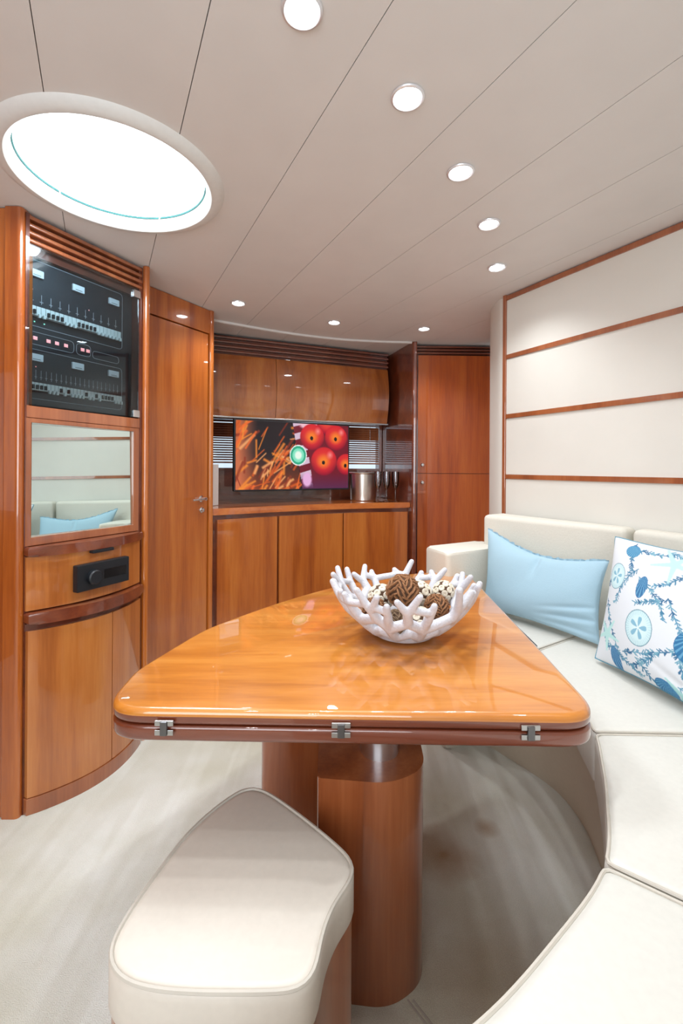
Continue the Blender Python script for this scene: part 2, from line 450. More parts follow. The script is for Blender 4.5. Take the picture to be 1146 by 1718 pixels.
# ------------------------------------------------------------------ round deck hatch
sk = thing('deck_hatch', 'large round white-framed skylight hatch glowing with daylight in the ceiling', 'skylight', (SKC.x, SKC.y, CEIL-0.014))
b_ = BM(); lathe(b_, [(0.308, 0.0), (0.300, -0.010), (0.284, -0.018), (0.270, -0.018), (0.258, -0.010), (0.254, 0.0), (0.253, 0.05), (0.268, 0.055), (0.272, 0.002)], (SKC.x, SKC.y, CEIL), 96, True)
obj('frame', b_, WHITEP, sk)
b_ = BM(); lathe(b_, [(0.2530, 0.018), (0.2490, 0.018), (0.2490, 0.023), (0.2530, 0.023)], (SKC.x, SKC.y, CEIL), 96, True); obj('gasket', b_, GASKET, sk)
b_ = BM(); lathe(b_, [(0, 0.0245), (0.2525, 0.0245), (0.2525, 0.034), (0, 0.034)], (SKC.x, SKC.y, CEIL), 96); obj('glass', b_, HATCHG, sk)

# ------------------------------------------------------------------ downlights
dl = [(-0.078, 0.843, 'nearest the camera, cut by the top edge of the picture'),
      (0.146, 1.04, 'second nearest of the row, right of the big hatch'),
      (0.335, 1.30, 'third of the row crossing the ceiling'),
      (0.505, 1.574, 'fourth of the row crossing the ceiling'),
      (0.648, 1.91, 'last of the row, nearest the white wall corner'),
      (0.494, 2.755, 'by the tall red wardrobe and end panel'),
      (-0.048, 2.645, 'above the middle of the television'),
      (-0.537, 2.345, 'close to the cabin door on the left'),
      (-0.42, 0.45, '~behind the camera, above the carpet aisle'), (0.75, 0.55, '~behind the camera, above the settee'), (-0.2, -0.55, '~behind the camera, nearest the rear window')]
def make_light():
    t = thing('downlight', '', 'ceiling light')
    b_ = BM(); lathe(b_, [(0.029, -0.001), (0.034, -0.0045), (0.038, -0.003), (0.039, 0.0), (0.029, 0.006)], n=32, closed=True); obj('bezel', b_, BEZEL, t, local=True)
    b_ = BM(); lathe(b_, [(0, 0.0015), (0.0295, 0.0015), (0.0295, 0.008), (0, 0.008)], n=24); obj('lens', b_, LENS, t, local=True)
    return t
L0 = make_light()
for i, (x, y, lab) in enumerate(dl):
    o = L0 if i == 0 else copy_tree(L0)
    o.location = (x, y, CEIL-0.002)
    o['label'] = 'small round chrome ceiling downlight '+lab.strip('~')
    o['group'] = 'recessed ceiling downlights'
    ld = bpy.data.lights.new('downlight_beam', 'SPOT'); ld.energy = 12.0 if y > 0.6 and i < 8 else 6.0; ld.spot_size = math.radians(130); ld.spot_blend = 0.8
    ld.shadow_soft_size = 0.028; ld.color = (0.94, 0.972, 1.0)
    lo = bpy.data.objects.new('downlight_beam', ld); COL.objects.link(lo); lo.location = (x, y, CEIL-0.012)

# ------------------------------------------------------------------ electric cabinet on the left
F1 = Frame((-1.045, 1.50), (-0.835, 1.93)); L1 = F1.L
EC = thing('electric_cabinet', 'tall cherry cabinet on the left with a glazed breaker panel above a mirror', 'cabinet', (F1.p(L1/2, 0).x, F1.p(L1/2, 0).y, 0))
b_ = BM(); F1.box(b_, 0.0, L1-0.01, -0.22, -0.205, 0.0, 1.99); F1.box(b_, 0.0, 0.012, -0.22, 0.0, 0.0, 1.99); F1.box(b_, L1-0.03, L1-0.012, -0.22, -0.004, 0.0, 1.99)
F1.box(b_, 0.012, L1-0.03, -0.205, -0.05, 0.80, 0.90); F1.box(b_, 0.012, L1-0.03, -0.205, -0.03, 1.87, 1.985)
obj('carcass', b_, DARKWOOD, EC)
b_ = BM(); tube(b_, [F1.p3(L1, 0.004, 0), F1.p3(L1, 0.004, CEIL-0.003)], 0.0135, 16); obj('corner_post', b_, CH, EC)
for i in range(4):
    z = 1.905+i*0.0255
    b_ = BM()
    prism(b_, roundpoly([(0, 0), (0.030, 0.0), (0.030, 0.014), (0, 0.016)], 0.006, 3), 0.0, L1-0.030)
    M = Matrix.Identity(4); M.col[0] = (F1.n.x, F1.n.y, 0, 0); M.col[1] = (0, 0, 1, 0); M.col[2] = (F1.e.x, F1.e.y, 0, 0); M.col[3] = (*F1.p3(0.012, -0.03, z-0.008), 1)
    bmesh.ops.transform(b_, matrix=M, verts=b_.verts[:]); obj('louver_slat', b_, CHM, EC)
b_ = BM(); F1.box(b_, 0.004, L1-0.028, -0.03, 0.004, 1.313, 1.353, 0.003); obj('rail', b_, CHM, EC)
# breaker panel
b_ = BM(); F1.box(b_, 0.006, L1-0.032, -0.06, -0.045, 1.355, 1.892); BP = obj('breaker_panel', b_, BLACKP, EC)
def flat_ring(bm, pts, wd, d):
    pts3 = [F1.p3(s, d, z) for s, z in pts]
    tube(bm, pts3, wd, 4, True)
def rr(s0, s1, za, zb, r=0.015):
    return [(p.x, p.y) for p in roundpoly([(s0, za), (s1, za), (s1, zb), (s0, zb)], r, 4)]
b_ = BM()
for q in ((0.014, 0.400, 1.635, 1.862), (0.030, 0.195, 1.572, 1.615), (0.205, 0.262, 1.572, 1.615), (0.270, 0.385, 1.572, 1.600), (0.014, 0.400, 1.385, 1.555)):
    flat_ring(b_, rr(*q), 0.0010, -0.0445)
obj('printed_border', b_, LINEM, BP)
for s in (0.035, 0.185, 0.335):
    for z in (1.815, 1.525):
        b_ = BM(); F1.box(b_, s, s+0.046, -0.045, -0.036, z-0.011, z+0.014, 0.002); mt_ = obj('meter', b_, METERM, EC)
        b_ = BM(); F1.box(b_, s+0.010, s+0.036, -0.0362, -0.0352, z-0.006, z-0.0045); obj('scale_mark', b_, BLACKP, mt_)
proto = None
def breaker(s, z, wd, h, on):
    b_ = BM(); F1.box(b_, s, s+wd*0.90, -0.045, -0.028, z, z+h, 0.001)
    p = obj('breaker', b_, BREAKM, EC)
    b_ = BM(); F1.box(b_, s+wd*0.22, s+wd*0.68, -0.028, -0.020, z+(0.004 if on else -0.007), z+(0.018 if on else 0.005)); obj('toggle', b_, BLACK if on else BREAKM, p)
for i in range(22): breaker(0.036+i*0.0158, 1.668, 0.0158, 0.032, i in (0, 3, 4, 5, 6, 10, 11, 12, 13, 14))
for i in range(26): breaker(0.034+i*0.0137, 1.412, 0.0137, 0.027, i in (0, 1, 2, 3, 7, 9, 14, 17, 19, 20, 21, 22))
b_ = BM()
for i in range(11):
    s = 0.045+i*0.0325; F1.box(b_, s-0.0008, s+0.0008, -0.045, -0.0442, 1.715, 1.748); F1.box(b_, s-0.006, s+0.006, -0.045, -0.0442, 1.722, 1.724)
for i in range(20):
    s = 0.042+i*0.0178; F1.box(b_, s-0.0006, s+0.0006, -0.045, -0.0442, 1.452, 1.485); F1.box(b_, s-0.004, s+0.004, -0.045, -0.0442, 1.460, 1.4615)
obj('printed_symbols', b_, LINEM, BP)
for s in (0.050, 0.095, 0.125, 0.158, 0.222, 0.244):
    b_ = BM(); F1.box(b_, s, s+0.014, -0.045, -0.043, 1.588, 1.600, 0.0006); obj('red_display', b_, REDL, EC)
for s, z in ((0.045, 1.758), (0.252, 1.750), (0.038, 1.494), (0.058, 1.494)):
    b_ = BM(); F1.box(b_, s, s+0.003, -0.045, -0.043, z, z+0.003); obj('red_pilot', b_, REDL, EC)
for s in (0.052, 0.085):
    b_ = BM(); F1.box(b_, s, s+0.004, -0.045, -0.043, 1.648, 1.652); obj('green_pilot', b_, GREENL, EC)
b_ = BM(); F1.box(b_, 0.006, L1-0.034, -0.004, 0.001, 1.357, 1.892, 0.001); GD = obj('glass_door', b_, GLASSD, EC)
for z in (1.372, 1.868):
    b_ = BM(); F1.box(b_, L1-0.062, L1-0.030, -0.006, 0.006, z-0.015, z+0.015, 0.002); obj('hinge', b_, CHROME, GD)
# mirror
b_ = BM()
F1.box(b_, 0.003, 0.020, -0.03, 0.002, 0.885, 1.313, 0.002); F1.box(b_, 0.422, L1-0.030, -0.03, 0.002, 0.885, 1.313, 0.002)
F1.box(b_, 0.018, 0.424, -0.03, 0.002, 1.297, 1.313, 0.002); F1.box(b_, 0.018, 0.424, -0.03, 0.002, 0.885, 0.913, 0.002)
obj('mirror_frame', b_, CHM, EC)
b_ = BM(); box(b_, (0, 0, 0), (0.404, 0.004, 0.392), M=Matrix.Translation(F1.p3(0.221, -0.021, 1.105)) @ Matrix.Rotation(math.atan2(F1.e.y, F1.e.x)-math.radians(2.7), 4, 'Z') @ Matrix.Rotation(math.radians(-0.75), 4, 'X')); obj('mirror', b_, MIRROR, EC)
# curved lower body
def bulge(s, amp): return amp*math.sin(PI*max(0, min(1, (s+0.01)/(L1+0.0))))**0.85
def curved(s0, s1, amp, add, z0, z1, back=-0.19, bev=0.0, n=18):
    bm = BM(); P = [F1.p(s0+(s1-s0)*i/n, bulge(s0+(s1-s0)*i/n, amp)+add) for i in range(n+1)]
    P += [F1.p(s1, back), F1.p(s0, back)]
    return prism(bm, P, z0, z1, bev)
S1 = L1-0.030
obj('upper_ledge', curved(0.0, S1, 0.060, 0.018, 0.851, 0.884, bev=0.010), CHD, EC)
DR = obj('drawer_front', curved(0.003, S1-0.002, 0.060, 0.0, 0.672, 0.850), CHM and CHL, EC)
obj('lower_ledge', curved(0.0, S1, 0.082, 0.020, 0.628, 0.668, bev=0.012), CHD, EC)
obj('recess_band', curved(0.003, S1-0.004, 0.080, -0.008, 0.605, 0.628), DARKWOOD, EC)
obj('door', curved(0.006, 0.268, 0.080, 0.002, 0.055, 0.606, back=-0.02, bev=0.0015), CHL, EC)
obj('door', curved(0.271, S1-0.004, 0.080, 0.002, 0.055, 0.606, back=-0.02, bev=0.0015), CHL, EC)
obj('plinth', curved(0.003, S1-0.002, 0.080, 0.006, 0.0, 0.053, bev=0.002), CHM, EC)
# black stereo set into the drawer front
st = thing('car_stereo', 'slim black stereo with a round knob mounted on the curved drawer front', 'stereo', tuple(F1.p3(0.23, 0.06, 0.715)))
b_ = BM(); F1.box(b_, 0.125, 0.335, 0.0612, 0.088, 0.712, 0.806, 0.004)
obj('faceplate', b_, BLACK, st)
b_ = BM(); lathe(b_, [(0, 0), (0.026, 0), (0.026, 0.014), (0.022, 0.018), (0, 0.018)], n=28, M=F1.M(0.185, 0.088, 0.757) @ Matrix.Rotation(PI/2, 4, 'X')); obj('knob', b_, BLACK, st)
b_ = BM(); F1.box(b_, 0.228, 0.320, 0.088, 0.0888, 0.742, 0.776); obj('display_window', b_, plain('black_display', srgb(16, 18, 22), 0.1), st)
b_ = BM(); F1.box(b_, 0.190, 0.275, 0.055, 0.079, 0.838, 0.8495, 0.002); tag(obj('drawer_latch', b_, BLACK, EC))

# ------------------------------------------------------------------ cabin door (left)
F2 = Frame((-1.02, 1.92), (-0.703, 2.475)); L2 = F2.L
b_ = BM(); F2.box(b_, 0.0, L2-0.028, -0.045, -0.006, 0.0, 1.868, 0.003); D1 = struct('door_1', b_, CH)
b_ = BM(); F2.box(b_, 0.0, L2-0.020, -0.045, 0.0, 1.872, CEIL-0.002, 0.003); obj('header', b_, CH, D1)
b_ = BM(); prism(b_, roundpoly([F2.p(L2-0.024, -0.03), F2.p(L2-0.024, 0.008), F2.p(L2+0.004, 0.008), F2.p(L2+0.012, -0.03), F2.p(L2+0.012, -0.12), F2.p(L2-0.010, -0.12)], [0, 0.010, 0.014, 0.006, 0, 0], 5), 0, CEIL-0.002)
obj('door_jamb', b_, CH, D1)
def on_face(F, s, d, z): return F.M(s, d, z) @ Matrix.Rotation(PI/2, 4, 'X')
b_ = BM(); M = on_face(F2, L2-0.075, -0.006, 0.985)
lathe(b_, [(0, 0), (0.017, 0), (0.017, 0.005), (0.010, 0.008), (0.009, 0.040), (0, 0.040)], n=24, M=M)
tube(b_, [F2.p3(L2-0.075, 0.030, 0.985), F2.p3(L2-0.105, 0.034, 0.985), F2.p3(L2-0.165, 0.034, 0.983)], [0.0075, 0.0065, 0.006], 10)
obj('door_handle', b_, CHROME, D1)
b_ = BM(); lathe(b_, [(0, 0), (0.015, 0), (0.015, 0.004), (0.009, 0.006), (0.009, 0.016), (0, 0.018)], n=24, M=on_face(F2, L2-0.070, -0.006, 0.925)); obj('lock', b_, CHROME, D1)

# ------------------------------------------------------------------ far wall with window
FW = Frame((-1.05, 3.095), (0.345, 3.56)); LW = FW.L       # window wall plane
s_w0, s_w1 = 0.12, LW-0.055
b_ = BM(); FW.box(b_, 0, LW+0.1, -0.05, 0, 0, 1.14); FW.box(b_, 0, LW+0.1, -0.05, 0, 1.50, CEIL)
FW.box(b_, 0, s_w0, -0.05, 0, 1.14, 1.50); FW.box(b_, s_w1, LW+0.1, -0.05, 0, 1.14, 1.50)
struct('wall_far', b_, CHD)
b_ = BM(); FW.box(b_, s_w0, s_w1, -0.04, -0.034, 1.14, 1.50); W1 = struct('window_1', b_, WINGL)
b_ = BM(); FW.box(b_, s_w0, s_w1, -0.05, 0.004, 1.135, 1.15); FW.box(b_, s_w0-0.01, s_w0+0.01, -0.05, 0.012, 1.13, 1.50); FW.box(b_, s_w1-0.01, s_w1+0.012, -0.05, 0.02, 1.10, 1.50)
obj('window_frame', b_, CHD, W1)
BL = thing('venetian_blind', 'brown wooden venetian blind half lowered over the window behind the television', 'blind', (FW.p(LW/2, 0.02).x, FW.p(LW/2, 0.02).y, 1.19))
sl = None
for i in range(16):
    z = 1.455-i*0.0165
    b_ = BM(); bmesh.ops.transform(box(b_, (0, 0, 0), (s_w1-s_w0-0.03, 0.018, 0.0022)), matrix=FW.M((s_w0+s_w1)/2, 0.020, z) @ Matrix.Rotation(math.radians(64 if i < 6 else 30), 4, 'X'), verts=b_.verts[:])
    obj('slat', b_, CHM, BL)
b_ = BM(); FW.box(b_, s_w0+0.01, s_w1-0.01, 0.006, 0.034, 1.468, 1.495, 0.002); obj('head_rail', b_, CHD, BL)
b_ = BM(); FW.box(b_, s_w0+0.01, s_w1-0.01, 0.012, 0.030, 1.182, 1.194, 0.002); obj('bottom_rail', b_, CHM, BL)
for s in (0.30, 0.75, s_w1-0.09):
    b_ = BM(); tube(b_, [FW.p3(s, 0.031, 1.47), FW.p3(s, 0.031, 1.19)], 0.0012, 5); obj('ladder_cord', b_, CHD, BL)

# ------------------------------------------------------------------ sideboard under the television
cf = [(-0.725, 2.475), (-0.53, 2.61), (-0.36, 2.725), (-0.17, 2.842), (0.02, 2.935), (0.24, 3.01), (0.462, 3.058)]
cfs = [tuple(p) for p in spline(cf, 6)]
SBD = thing('sideboard', 'curved glossy cherry sideboard with three doors beneath the television', 'cabinet', (-0.15, 3.0, 0))
back = [tuple(FW.p(LW-0.06, 0.0)), tuple(FW.p(0.17, 0.0)), (-0.86, 2.62), (-0.745, 2.50)]
cin = [tuple(Vector(p)) for p in cfs]
def offs(path, d, i0=0, i1=None):
    P = [Vector(p) for p in path]; out = []
    for i, p in enumerate(P):
        t = (P[min(i+1, len(P)-1)]-P[max(i-1, 0)]).normalized(); out.append(p+Vector((-t.y, t.x))*d)
    return out[i0:i1]
b_ = BM(); prism(b_, cin+[(0.44, 3.12), (0.295, 3.50)]+back[:], 0.888, 0.925, 0.008)
obj('countertop', b_, wood('counter_cherry', srgb(170, 84, 30), srgb(196, 106, 42), srgb(210, 124, 56), 'X'), SBD)
ci = offs(cfs, 0.030)
b_ = BM(); prism(b_, ci+[Vector((0.43, 3.14)), Vector((0.29, 3.48))]+[Vector(p) for p in back], 0.0, 0.886); obj('carcass', b_, CHD, SBD)
def band_between(path, i0, i1, d0, d1, z0, z1, bev=0.0015):
    A = offs(path, d0)[i0:i1+1]; B = offs(path, d1)[i0:i1+1]
    return prism(BM(), A+B[::-1], z0, z1, bev)
cff = [tuple(p) for p in spline(cf, 30)]; NN = len(cff)-1
def idx(px):
    best = min(range(len(cff)), key=lambda i: abs(573+763.6*cff[i][0]/cff[i][1]-px)); return best
for a, b in ((367, 467.6), (469.6, 576.6), (578.2, 684)):
    obj('door', band_between(cff, idx(a), idx(b), 0.008, 0.029, 0.07, 0.862), CH, SBD)

# overhead cabinet with louvres
FU = Frame((-0.875, 2.835), (0.335, 3.335)); LU = FU.L
OH = thing('overhead_cabinet', 'curved-front cherry overhead cabinet with dark louvres above the television', 'cabinet', (FU.p(LU/2, -0.1).x, FU.p(LU/2, -0.1).y, 1.475))
b_ = BM(); FU.box(b_, 0, LU, -0.18, -0.014, 1.476, 1.99); obj('carcass', b_, DARKWOOD, OH)
def uprof(s0, s1):
    bm = BM(); prof = [(-0.012, 1.872), (0.002, 1.872)]
    for i in range(11):
        t = i/10; z = 1.87-t*0.392; prof.append((0.004+0.030*math.sin(PI*min(1, t*0.95))**1.0-0.012*t, z))
    prof += [(-0.012, 1.476)]
    A = [bm.verts.new(FU.p3(s0, d, z)) for d, z in prof]; B = [bm.verts.new(FU.p3(s1, d, z)) for d, z in prof]
    n = len(A)
    for i in range(n): bm.faces.new((A[i], A[(i+1) % n], B[(i+1) % n], B[i]))
    bm.faces.new(A); bm.faces.new(B[::-1]); return bm
def su(px):
    r = (px-573)/763.6; return min((abs((FU.p(s/500*LU, 0).x)/(FU.p(s/500*LU, 0).y)-r), s/500*LU) for s in range(501))[1]
sa = su(461.5)
obj('door', uprof(0.0, sa-0.0015), CHU, OH); obj('door', uprof(sa+0.0015, LU-0.004), CHU, OH)
b_ = BM(); FU.box(b_, 0, LU, -0.012, 0.012, 1.468, 1.478, 0.002); obj('light_rail', b_, STEEL, OH)
for i in range(4):
    b_ = BM(); FU.box(b_, 0, LU, -0.014, 0.012, 1.884+i*0.029, 1.900+i*0.029, 0.006); obj('louver_slat', b_, CHD, OH)

# end panel between television niche and wardrobe
FG = Frame((0.470, 3.035), (0.30, 3.50))
q = [Vector((0.472, 3.035)), Vector((0.500, 3.030)), Vector((0.50, 3.09)), Vector((0.345, 3.56)), Vector((0.305, 3.56))]
b_ = BM(); prism(b_, roundpoly(q, [0.010, 0.010, 0.0, 0, 0], 5), 0, CEIL-0.002)
tag(obj('end_panel', b_, CHD), 'glossy dark cherry upright panel ending the television niche beside the wardrobe', 'panel')

# wardrobe right
FR = Frame((0.506, 3.10), (1.045, 3.115)); LR = FR.L
WD = thing('wardrobe', 'tall reddish cherry wardrobe with two stacked doors left of the white wall', 'wardrobe', (0.78, 3.3, 0))
b_ = BM(); FR.box(b_, 0, LR, -0.40, -0.024, 0, CEIL-0.004); obj('carcass', b_, DARKWOOD, WD)
for z0, z1 in ((0.06, 1.118), (1.121, 1.925)):
    b_ = BM(); FR.box(b_, 0.012, LR, -0.024, 0.0, z0, z1, 0.0015); d = obj('door', b_, CHR, WD)
    zk = 1.058 if z0 < 1 else 1.178
    b_ = BM(); lathe(b_, [(0, 0), (0.011, 0), (0.011, 0.006), (0.013, 0.012), (0.009, 0.018), (0, 0.019)], n=20, M=on_face(FR, 0.045, 0.0, zk)); obj('knob', b_, CHROME, d)
for i in range(3):
    b_ = BM(); FR.box(b_, 0, LR, -0.024, 0.006, 1.934+i*0.021, 1.947+i*0.021, 0.005); obj('louver_slat', b_, CHD, WD)

# ------------------------------------------------------------------ television
FT = Frame((-0.662, 2.80), (0.054, 3.195)); LT = FT.L
TVo = thing('television', 'flat television showing red apples, cinnamon sticks and a green-rimmed cup', 'television', tuple(FT.p3(LT/2, 0, 1.003)))
b_ = BM(); FT.box(b_, 0, LT, -0.035, 0.0, 1.003, 1.455, 0.004); obj('housing', b_, BLACK, TVo)
b_ = BM(); FT.box(b_, LT*0.35, LT*0.65, -0.20, -0.035, 1.15, 1.32, 0.004); obj('wall_bracket', b_, BLACK, TVo)
def paint_tv(U, V):
    """U across, V down, arrays -> rgb (sRGB 0..1)"""
    rs = np.random.RandomState(4)
    sh = U.shape; C = np.zeros(sh+(3,)); C[:] = (0.11, 0.07, 0.08)
    x = U*1.78; y = V
    def blend(mask, col): 
        m = np.clip(mask, 0, 1)[..., None]; C[:] = C*(1-m)+np.array(col)*m
    blend(np.clip((y-0.45)*1.2, 0, 0.7)*(x < 0.95), (0.75, 0.30, 0.10))
    blend(np.clip(1-x*3.2, 0, 0.85), (0.90, 0.48, 0.30))
    for i in range(120):                                       # cinnamon sticks
        cx, cy = rs.uniform(0, 0.98), rs.uniform(0, 1.05)
        if 0.30 < cx < 0.85 and cy < 0.42 and rs.rand() < 0.75: continue
        an = rs.normal(1.05, 0.42) if cx < 0.4 or cy > 0.6 else rs.choice([0.15, 1.0, -0.5]); ln = rs.uniform(0.06, 0.20); wd = rs.uniform(0.012, 0.034)
        dx, dy = x-cx, y-cy; a = dx*math.cos(an)-dy*math.sin(an); bb = dx*math.sin(an)+dy*math.cos(an)
        m = (np.abs(a) < ln)*np.clip((wd-np.abs(bb))/wd*1.3, 0, 1)*np.clip((ln-np.abs(a))/0.02, 0, 1)
        col = [(0.96, 0.55, 0.18), (0.85, 0.36, 0.10), (0.98, 0.68, 0.42), (0.55, 0.18, 0.08), (0.95, 0.42, 0.16)][rs.randint(5)]
        blend(m*0.85, col)
    xb = 0.845+0.16*y                                          # right half: cloth
    R = x > xb
    blend(R*1.0, (0.45, 0.06, 0.14))
    st = R*(x < xb+0.18)*((np.sin((y*30+x*9)) > 0.1))
    blend(st*0.9, (0.90, 0.82, 0.90))
    blend(R*np.clip((y-0.75)*4, 0, 1), (0.35, 0.14, 0.30))
    blend(np.clip(1-np.hypot((x-1.08)/0.09, (y-0.86)/0.13), 0, 1)*3, (0.92, 0.70, 0.88))
    blend(R*np.clip(1-np.hypot((x-1.12)/0.2, (y-0.02)/0.08), 0, 1)*3, (0.95, 0.75, 0.80))
    for (cx, cy, r, g) in ((1.40, -0.02, 0.17, 0), (1.16, 0.20, 0.205, 1), (1.565, 0.20, 0.20, 1), (1.74, 0.62, 0.17, 1), (1.36, 0.575, 0.225, 1)):
        d = np.hypot(x-cx, (y-cy)*0.97)/r
        m = np.clip((1-d)*14, 0, 1)
        k = np.clip(1-d, 0, 1)
        base = np.stack([0.90-0.42*np.clip(d, 0, 1)**3*np.clip((y-cy)/r+0.6, 0.2, 1), 0.10+0.22*k-0.10*np.clip((y-cy)/r, 0, 1), 0.10+0.10*k+0.06*d], -1)
        C[:] = C*(1-m[..., None])+np.clip(base, 0, 1)*m[..., None]
        blend(np.clip(1-np.hypot((x-cx+0.01)/(r*0.60), (y-cy+0.0)/(r*0.60)), 0, 1)*1.5*g, (0.98, 0.50, 0.16))
        blend(np.clip(1-np.hypot((x-cx-0.45*r)/(r*0.30), (y-cy+0.45*r)/(r*0.35)), 0, 1)*0.9*g, (1.0, 0.62, 0.60))
        blend((np.hypot((x-cx+0.01)/0.026, (y-cy-0.02)/0.032) < 1)*g*1.0, (0.12, 0.07, 0.03))
    d = np.hypot((x-0.935)/0.137, (y-0.487)/0.158)
    blend((d < 1)*1.0, (0.95, 0.96, 0.95)); blend((d < 0.90)*1.0, (0.16, 0.68, 0.52))
    blend((d < 0.68)*1.0, (0.50, 0.90, 0.76)); blend(np.clip((0.5-d)*5, 0, 1), (0.93, 1.0, 0.94))
    return np.clip(C, 0, 1)
def lin(c): return np.where(c <= 0.04045, c/12.92, ((c+0.055)/1.055)**2.4)
def grid_mesh(name, pos, nu, nv, paint, mat, parent):
    """pos(u,v)->xyz arrays"""
    u = np.linspace(0, 1, nu); v = np.linspace(0, 1, nv); U, V = np.meshgrid(u, v)
    P = pos(U, V).reshape(-1, 3) - np.array(wloc(parent))
    i = np.arange(nu*nv).reshape(nv, nu)
    Fq = np.stack([i[:-1, :-1], i[:-1, 1:], i[1:, 1:], i[1:, :-1]], -1).reshape(-1, 4)
    me = bpy.data.meshes.new(name); me.vertices.add(len(P)); me.vertices.foreach_set('co', P.ravel())
    me.loops.add(Fq.size); me.loops.foreach_set('vertex_index', Fq.ravel())
    me.polygons.add(len(Fq)); me.polygons.foreach_set('loop_start', np.arange(len(Fq))*4); me.polygons.foreach_set('loop_total', np.full(len(Fq), 4))
    me.update(calc_edges=True); me.polygons.foreach_set('use_smooth', [True]*len(Fq))
    if paint is not None:
        C = lin(paint(U, V)).reshape(-1, 3); a = me.color_attributes.new('paint', 'FLOAT_COLOR', 'POINT')
        a.data.foreach_set('color', np.concatenate([C, np.ones((len(C), 1))], 1).ravel())
    me.materials.append(mat)
    o = bpy.data.objects.new(name, me); COL.objects.link(o); o.parent = parent; return o
def tvpos(U, V):
    A = np.array(FT.p3(0.010, 0.0012, 1.446)); e = np.array((*FT.e, 0)); z = np.array((0, 0, -1.0))
    return A+U[..., None]*e*(LT-0.020)+V[..., None]*z*0.432
TVM = attr_mat('screen_picture', 0.95, 0.25); grid_mesh('screen', tvpos, 300, 170, paint_tv, TVM, TVo)
_b = TVM.node_tree.nodes['Principled BSDF']
for l_ in list(_b.inputs['Base Color'].links): TVM.node_tree.links.remove(l_)
_b.inputs['Base Color'].default_value = (0.01, 0.01, 0.012, 1)
TVM.node_tree.nodes['Principled BSDF'].inputs['Specular IOR Level'].default_value = 0.3

# white strip standing at the left end of the counter
b_ = BM(); prism(b_, [(-0.775, 2.672), (-0.757, 2.664), (-0.735, 2.72), (-0.752, 2.728)], 0.926, 1.17, 0.002)
tag(obj('white_board', b_, WHITEP), 'narrow white upright board standing at the left end of the counter', 'board')

# ------------------------------------------------------------------ ice bucket and flutes
ix, iy = 0.154, 3.23
IB = thing('ice_bucket', 'shiny metal ice bucket with a flared rim on the counter right of the television', 'bucket', (ix, iy, 0.926))
b_ = BM(); lathe(b_, [(0, 0.0), (0.086, 0.0), (0.090, 0.004), (0.097, 0.185), (0.108, 0.190), (0.109, 0.197), (0.102, 0.199), (0.094, 0.194), (0.086, 0.010), (0, 0.008)], (ix, iy, 0.926), 48); obj('body', b_, plain('bucket_steel', srgb(222, 214, 206), 0.28, 1.0), IB)
b_ = BM(); pts = [(ix+0.108+0.018*math.sin(t), iy-0.02, 0.926+0.165-0.022*math.cos(t)+0.0) for t in np.linspace(0, PI, 9)]; tube(b_, pts, 0.004, 8); obj('handle', b_, CHROME, IB)
def flute():
    t = thing('champagne_flute', '', 'glass')
    b_ = BM(); lathe(b_, [(0, 0), (0.030, 0), (0.031, 0.002), (0.010, 0.006), (0.0045, 0.014), (0.0042, 0.075), (0.008, 0.086), (0.020, 0.110), (0.0245, 0.145), (0.0235, 0.205), (0.0222, 0.205), (0.0232, 0.145), (0.018, 0.111), (0.004, 0.092), (0, 0.090)], n=24)
    obj('glass', b_, GLASSC, t, local=True); return t
fl0 = flute()
for i, (x, y, l) in enumerate(((0.247, 3.085, 'overlapping the ice bucket'), (0.308, 3.11, 'between the other two flutes'), (0.372, 3.13, 'rightmost, nearest the end panel'))):
    o = fl0 if i == 0 else copy_tree(fl0)
    o.location = (x, y, 0.926); o['label'] = 'clear champagne flute on the counter, '+l; o['group'] = 'champagne flutes beside the ice bucket'

# ------------------------------------------------------------------ dining table
TZ = 0.71
TB = thing('dining_table', 'glossy triangular cherry folding table with rounded corners on a column pedestal', 'table', (0.08, 1.08, 0))
left = [(-0.398, 0.885), (-0.395, 0.925), (-0.345, 1.00), (-0.302, 1.10), (-0.232, 1.195), (-0.155, 1.325), (-0.038, 1.55), (0.075, 1.705), (0.18, 1.825), (0.295, 1.895)]
right = [(0.385, 1.905), (0.425, 1.86), (0.440, 1.80), (0.460, 1.66), (0.482, 1.33), (0.482, 1.045), (0.478, 0.93)]
def F_(px, py, z=TZ):                         # (kept for reference) metres on the table plane
    Y = 763.6*(H-z)/(py-786); return ((px-573)/763.6*Y, Y)
tl = [F_(*p) for p in ((199.5, 1166), (204, 1152), (228, 1126), (285, 1091), (340, 1059), (380, 1042.5), (447, 1018), (500, 1001), (554, 986), (620, 971.5), (690, 961.5), (750, 957.5), (780, 961), (797, 971), (821, 995), (870, 1045), (929, 1106.5), (965, 1146), (983, 1167))]
to = [tuple(p) for p in spline(tl, 4)]
yf = 0.818
def yfx(x): return yf-0.012*x
rcx = F_(1024, 1206)[0]; lcx = F_(172, 1190)[0]
body = [tuple(p) for p in spline(tl[2:-2], 4)]
poly = [(lcx, yfx(lcx)+0.006)]+body+[(rcx, yfx(rcx))]
outl = roundpoly(poly, [0.070]+[0]*len(body)+[0.070], 14)
